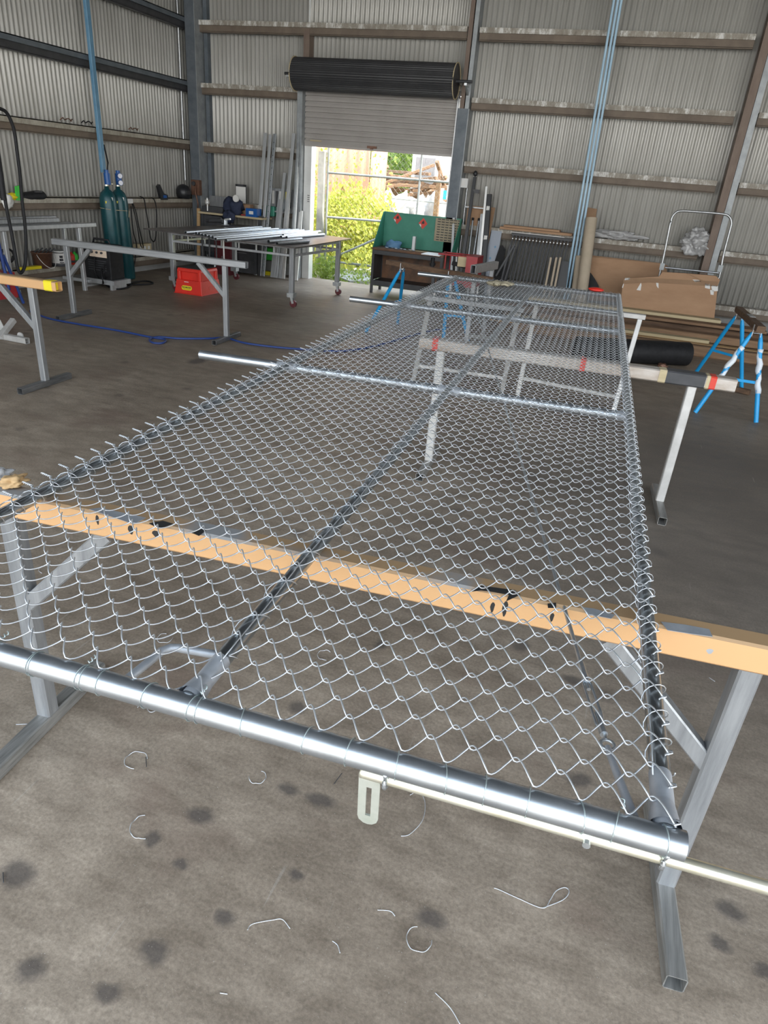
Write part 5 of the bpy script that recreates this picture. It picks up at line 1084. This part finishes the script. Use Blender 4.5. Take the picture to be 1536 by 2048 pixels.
# wire offcuts on the floor
def arcw(c, r, a0, a1, sy=1.0, n=14): return [c + V(r*math.cos(a0+(a1-a0)*i/n), r*sy*math.sin(a0+(a1-a0)*i/n), .003+.004*math.sin(i*.9)**2) for i in range(n+1)]
wires = [(arcw(Zp(272, 1522), .034, .6, 5.2), 'curled wire offcut on the floor left of the slotted handle, largest of the left group'),
 (arcw(Zp(515, 1556), .026, -2.9, 1.6), 'curled wire offcut on the floor beneath the near gate post'),
 (arcw(Zp(290, 1655), .04, 2.2, 5.4), 'hooked wire offcut beside the oil stain at the lower left'),
 ([Zp(495, 1860, .004), Zp(505, 1848, .004), Zp(545, 1840, .006), Zp(565, 1839, .006), Zp(580, 1857, .004)], 'bent white wire offcut at the lower middle of the floor'),
 (arcw(Zp(838, 1880), .032, 2.0, 6.6), 'ring-shaped wire offcut at the lower middle'),
 ([Zp(820, 1590, .004), Zp(838, 1583, .004), Zp(850, 1605, .006), Zp(845, 1640, .006), Zp(820, 1668, .004), Zp(802, 1672, .004)], 'long curved wire offcut right of the slotted handle'),
 ([Zp(988, 1776, .004), Zp(1000, 1780, .004), Zp(1035, 1796, .004), Zp(1085, 1816, .005), Zp(1100, 1800, .004), Zp(1112, 1782, .006), Zp(1130, 1775, .006), Zp(1138, 1784, .006), Zp(1125, 1800, .004), Zp(1085, 1816, .005)], 'long white looped wire tie at the lower right'),
 ([Zp(870, 1985, .004), Zp(900, 2015, .005), Zp(920, 2048, .004)], 'thin curved wire offcut at the bottom edge'),
 ([Zp(665, 1882, .004), Zp(675, 1890, .005), Zp(680, 1906, .004)], 'tiny bent wire offcut right of the bent white one'),
 ([Zp(755, 1820, .004), Zp(780, 1822, .005), Zp(790, 1832, .004)], 'tiny pale wire offcut above the ring-shaped one'),
 ([Zp(668, 1568, .004), Zp(684, 1546, .005)], 'short dark wire offcut left of the slotted handle'),
 ([Zp(292, 1514, .004), Zp(293, 1534, .005)], 'short dark wire offcut beside the largest curl'),
 ([Zp(275, 1415, .004), Zp(287, 1406, .006), Zp(300, 1424, .004), Zp(318, 1418, .006)], 'zigzag wire offcut just below the near gate post'),
 (arcw(Zp(650, 1312), .03, 1.2, 5.3), 'curled wire offcut seen through the mesh near the orange beam'),
 (arcw(Zp(330, 1278), .03, 2, 7.0), 'curled wire offcut seen through the mesh beside the stirrup bar'),
 (arcw(Zp(95, 1140), .035, 1.5, 4.8), 'curled wire offcut seen through the mesh by the left leg'),
 ([Zp(32, 1449, .004), Zp(55, 1448, .004)], 'straight white wire offcut left of the left trestle foot'),
 ([Zp(1418, 1355, .004), Zp(1430, 1363, .005)], 'short pale wire offcut below the orange beam at the right'),
 ([Zp(440, 1986, .004), Zp(455, 1988, .004)], 'tiny white wire piece at the bottom edge'),
 ([Zp(6, 1745, .004), Zp(7, 1765, .004)], 'short dark wire offcut at the left edge beside a stain')]
for k, (pts, l) in enumerate(wires):
    o = cable('wire_offcut', l, pts, .0013, M['wire'] if 'dark' not in l else M['dark'], 'wire', 'wire offcuts on the floor')
# ================================================================= OUTSIDE
mb = MB(); mb.box(-40, 30, BY+.06, 70, -.25, -.05); struct('trim_%d' % ti[0], mb, M['ground'], 'weedy dirt yard behind the shed'); ti[0] += 1
def YO(px, py, y): return Yp(px, py, y)
# red building
t = thing('red_shed', 'faded red corrugated building beyond the yard fence', 'building', (-8, 17, 0))
xr = YO(768, 400, 18.2).x
mb = MB(); corr(mb, (-16, 17, 0), (1, 0, 0), (0, -1, 0), xr+16, -.1, 4.2, pitch=.25, amp=.02, step=8); corr(mb, (xr, 17, 0), (0, 1, 0), (1, 0, 0), 1.2, -.1, 4.2, pitch=.25, amp=.02, step=8); solidify(mb.build('cladding', M['rustred'], t), .003)
mb = MB(); mb.box(-16, xr, 17, 18.2, 4.2, 4.3); mb.build('roof', M['rustred'], t)
# slabs
for k, (a, b, c_, d_2, l) in enumerate([((650, 543), (760, 530), (760, 560), (700, 562), 'flat concrete slab lying outside the roller door'), ((745, 560), (860, 556), (880, 590), (770, 578), 'second concrete slab outside under the green bench')]):
    pts = [Zp(*q, 0.0) for q in (a, b, c_, d_2)]; 
    for q in pts: q.y = max(q.y, BY+.12)
    mb = MB(); n = 4; mb.add([V(q.x, q.y, -.06) for q in pts]+[V(q.x, q.y, .0) for q in pts], [(0, 3, 2, 1), (4, 5, 6, 7), (0, 1, 5, 4), (1, 2, 6, 5), (2, 3, 7, 6), (3, 0, 4, 7)], False); tag(mb.build('concrete_slab', M['stone']), l, 'slab', 'concrete slabs outside the door')
# yard gate frame of pipes
gy = 13.2
t = thing('yard_gate', 'grey pipe-framed chain-link gate outside the roller door', 'gate', (-4.6, gy, 0))
gp = lambda px, py: YO(px, py, gy)
xl, xr2 = gp(654, 400).x, gp(905, 400).x
def pz(px, py): return gp(px, py).z
for (a, b) in (((654, 345), (905, 365)), ((654, 434), (905, 452)), ((654, 522), (905, 550))): mb = MB(); mb.tube(gp(*a), V(xr2+.5, gy, gp(*b).z), .022, 10); mb.build('rail', M['grey_steel'], t)
mb = MB(); mb.tube(V(xl, gy, 0), V(xl, gy, 2.6), .024, 10); mb.build('upright', M['grey_steel'], t)
x_ = gp(836, 400).x; mb = MB(); mb.tube(V(x_, gy, .3), V(x_, gy, 2.6), .022, 10); mb.build('upright', M['grey_steel'], t)
mb = MB(); mb.tube(gp(656, 520), gp(752, 478), .022, 10); mb.build('brace', M['grey_steel'], t)
mb = MB(); D2 = .075
for k in range(-30, 60):
    for sg in (1, -1):
        x0_ = xl + k*D2*1.4; 
        p, q = (x0_, 1.15), (x0_+sg*2.2, 3.35-.0)
        pts = []
        # diagonal wires clipped to the gate
        for s_ in (0, 1):
            pts.append(None)
        z0_, z1_ = .25, 2.5; xa, xb = x0_, x0_+sg*(z1_-z0_)
        t0 = 0; t1 = 1
        lo_, hi_ = xl, xr2+.5
        def clip(xa, za, xb, zb):
            if xa == xb: return None
            ta = (lo_-xa)/(xb-xa); tb_ = (hi_-xa)/(xb-xa); u0, u1 = max(0, min(ta, tb_)), min(1, max(ta, tb_))
            return (u0, u1) if u0 < u1 else None
        c2 = clip(xa, z0_, xb, z1_)
        if c2: 
            f = lambda u: V(xa+(xb-xa)*u, gy+.02, z0_+(z1_-z0_)*u); mb.path([f(c2[0]), f((c2[0]+c2[1])/2), f(c2[1])], .0016, 3)
mb.build('chain_link', M['duragal'], t)
mb = MB(); q0 = gp(645, 320); x_ = gp(644, 400).x; mb.box(x_-.06, x_+.06, gy-.1, gy+.02, 0, gp(644, 303).z); tag(mb.build('concrete_post', M['stone']), 'grey concrete gate post outside the door', 'post')
# vegetation
def leaves(name, label, cat, pts_fn, n, size, m, stems=None, group=None):
    vs = np.zeros((n*4, 3)); fs = []
    for i in range(n):
        c = pts_fn(i); s_ = size*random.uniform(.6, 1.3)
        nrm = V(random.uniform(-1, 1), random.uniform(-1, .6), random.uniform(-.2, 1)).normalized(); _, a, b = frame(nrm, (random.random(), random.random(), .3))
        w = s_*.42
        vs[i*4] = c - a*s_*.5; vs[i*4+1] = c - b*w + nrm*s_*.1; vs[i*4+2] = c + a*s_*.5; vs[i*4+3] = c + b*w + nrm*s_*.1; fs.append((i*4, i*4+1, i*4+2, i*4+3))
    t = thing(name, label, cat, tuple(pts_fn(0)*V(1, 1, 0).length if False else (float(vs[:, 0].mean()), float(vs[:, 1].mean()), 0)), group)
    mb = MB(); mb.add(vs.tolist(), fs, False); mb.build('foliage', m, t)
    mb = MB()
    for s_ in (stems or []): mb.path(s_, .012, 5)
    if stems: mb.build('stems', M['timber'], t)
    return t
def blob(c, r, hole=.3):
    def f(i):
        while True:
            v = V(random.uniform(-1, 1), random.uniform(-1, 1), random.uniform(-1, 1))
            if hole < v.length < 1: break
        k = 1+.35*noise.noise(v*2.5+Vector(c))
        return Vector(c) + V(v.x*r[0]*k, v.y*r[1]*k, v.z*r[2]*k)
    return f
cA = YO(705, 440, 14.6)
stm = lambda c, h: [[V(c.x+random.uniform(-.3, .3), c.y+random.uniform(-.2, .2), -.05), V(c.x+random.uniform(-.5, .5), c.y, h*.5), V(c.x+random.uniform(-.8, .8), c.y, h)] for _ in range(5)]
leaves('climbing_bush', 'large yellow-green bush filling the left half of the doorway', 'bush', blob((cA.x-.1, 14.7, .62), (1.25, .7, .92), .3), 6500, .085, M['leaf'], stm(V(cA.x, 14.7, 0), 1.5))
leaves('climbing_bush', 'yellow-green shrub to the right of the large bush', 'bush', blob((YO(800, 470, 14.9).x, 15.0, .35), (1.5, .6, .55), .2), 2600, .09, M['leaf'], stm(V(YO(800, 470, 14.9).x, 15, 0), .7))
def vine(px0, px1, n, seed):
    pts = []
    for k in range(9):
        x = YO(px0+(px1-px0)*random.random(), 400, 13.3).x; pts.append(x)
    def f(i):
        x = pts[i % 9]; z = random.uniform(.2, 2.3); return V(x+.10*math.sin(z*4+x*9)+random.gauss(0, .05), 13.28+random.uniform(-.08, .08), z)
    return f
leaves('vine', 'yellow vine climbing beside the concrete gate post', 'vine', vine(622, 668, 0, 1), 420, .06, M['leaf'])
leaves('vine', 'thin vine strands climbing the middle of the yard gate', 'vine', vine(700, 790, 0, 1), 260, .06, M['leaf'])
def gnd(x0, x1, y0, y1, h):
    return lambda i: V(random.uniform(x0, x1), random.uniform(y0, y1), random.random()**2*h-.04)
o = leaves('weeds', 'low weeds growing along the threshold outside the door', 'weeds', gnd(-5.6, -2.6, BY+.08, 13.0, .16), 1700, .05, M['leaf2']); o['kind'] = 'stuff'
o = leaves('long_grass', 'long yellow-green grass below the bush outside', 'grass', gnd(-7, -1.5, 12.9, 16.5, .5), 5200, .10, M['leaf']); o['kind'] = 'stuff'
leaves('weed_clump', 'green weed clump at the foot of the left door jamb', 'weeds', blob((-5.2, 12.1, .15), (.28, .3, .22), .1), 500, .06, M['leaf2'])
# far background
cT = YO(800, 320, 30)
for k, (px, py, y, r, l) in enumerate([(782, 315, 30, 2.2, 'leafy tree far beyond the yard, left one'), (800, 345, 34, 1.6, 'leafy tree far beyond the yard, low middle one'), (880, 315, 32, 2.4, 'leafy tree far beyond the yard, right one'), (835, 300, 38, 3.0, 'tall leafy tree farthest back')]):
    c = YO(px, py, y); leaves('tree', l, 'tree', blob((c.x, y, c.z), (r*1.2, 1.2, r), .2), 1300, .28, M['leaf3'], [[V(c.x, y, -.1), V(c.x+.1, y, c.z*.5), V(c.x, y, c.z)]], 'trees beyond the yard')
for k, (px, py, y, l) in enumerate([(785, 395, 22, 'grey rubble pile beyond the yard gate, left'), (830, 405, 23.5, 'grey rubble pile beyond the yard gate, middle'), (872, 400, 22, 'grey rubble pile beyond the yard gate, right')]):
    c = YO(px, py, y); lump('rubble_pile', l, 'rubble', (c.x, y, .35), (.62, .6, .9), M['stone'], k*3, .3, 4)['group'] = 'rubble piles beyond the gate'
t = thing('portable_toilet', 'grey and white portable toilet far beyond the gate', 'portable toilet', V(YO(855, 360, 27).x, 27, 0)); c = YO(853, 355, 27)
mb = MB(); mb.box(c.x-.6, c.x+.6, 27, 28.1, 0, c.z+.9); mb.build('cabin', M['white'], t); mb = MB(); mb.box(c.x-.45, c.x+.3, 26.97, 27, .1, c.z+.65); mb.build('door', M['duragal'], t); mb = MB(); mb.prism([(-.65, 0), (.65, 0), (.5, .2), (-.5, .2)], (c.x, 26.95, c.z+.9), (1, 0, 0), (0, 0, 1), (0, 1.2, 0)); mb.build('roof', M['white'], t)
t = thing('striped_tarp', 'bright blue and white tarp beyond the right of the gate', 'tarp', YO(890, 385, 19)); 
mb = MB(); 
for k in range(5):
    a = YO(874+k*7, 372, 19); a2 = YO(881+k*7, 372, 19); zb = YO(880, 398, 19).z; mb.mi(k % 2); mb.box(a.x, a2.x, 19, 19.03+.05*(k % 2), zb, a.z-.05*(k % 3))
mb.build('sheet', [pm('tarp_blue', (.03, .35, .75, 1)), M['white']], t)
mb = MB(); 
for x in (YO(874, 385, 19).x, YO(910, 385, 19).x): mb.box(x-.03, x+.03, 19.04, 19.1, 0, 2.0)
mb.build('frame_posts', M['timber'], t)
mb = MB(); c = YO(873, 400, 16); mb.box(c.x-.05, c.x+.05, 16, 16.1, 0, YO(873, 365, 16).z); tag(mb.build('timber_post', M['timber']), 'brown timber fence post beyond the right of the gate', 'post')
t = thing('back_fence', 'thin wire fence far beyond the yard gate', 'fence', (-3, 16.2, 0))
for z in (.55, .95, 1.3): mb = MB(); mb.tube(V(YO(772, 400, 16.2).x, 16.2, z), V(-1.0, 16.2, z), .012, 6); mb.build('fence_wire', M['grey_steel'], t)
for k in range(4): mb = MB(); x_ = YO(772, 400, 16.2).x+.1+1.1*k; mb.tube(V(x_, 16.22, -.1), V(x_, 16.22, 1.4), .02, 8); mb.build('fence_post', M['grey_steel'], t)
t = thing('timber_pile', 'jumbled brown timber pile behind the yard gate', 'timber pile', YO(810, 370, 26)); mb = MB()
for k in range(26): c = YO(800, 365, 26) + V(random.uniform(-1.6, 2.6), random.uniform(-.5, .5), random.uniform(-.5, .35)); d = V(random.uniform(-1, 1), .2, random.uniform(-.25, .25)).normalized(); mb.beam(c-d*1.2, c+d*1.2, .12, .10)
mb.build('boards', M['timber'], t)
mb = MB(); c = YO(880, 345, 36); mb.box(c.x-8, c.x+9, 36, 42, -.1, c.z+.4); tag(mb.build('brown_building', pm('brown_brick', (.30, .16, .10, 1), (.42, .25, .16, 1), 3, .8)), 'low brown building behind the portable toilet', 'building')
# light openings for the sampler
portal((0, FY, TOP/2), (0, 1, 0), 15, TOP)
portal((RX, FY+3.2, TOP/2), (-1, 0, 0), 6.4, TOP)
portal(((DX0+DX1)/2, BY+.15, 1.05), (0, -1, 0), 2.6, 2.1)
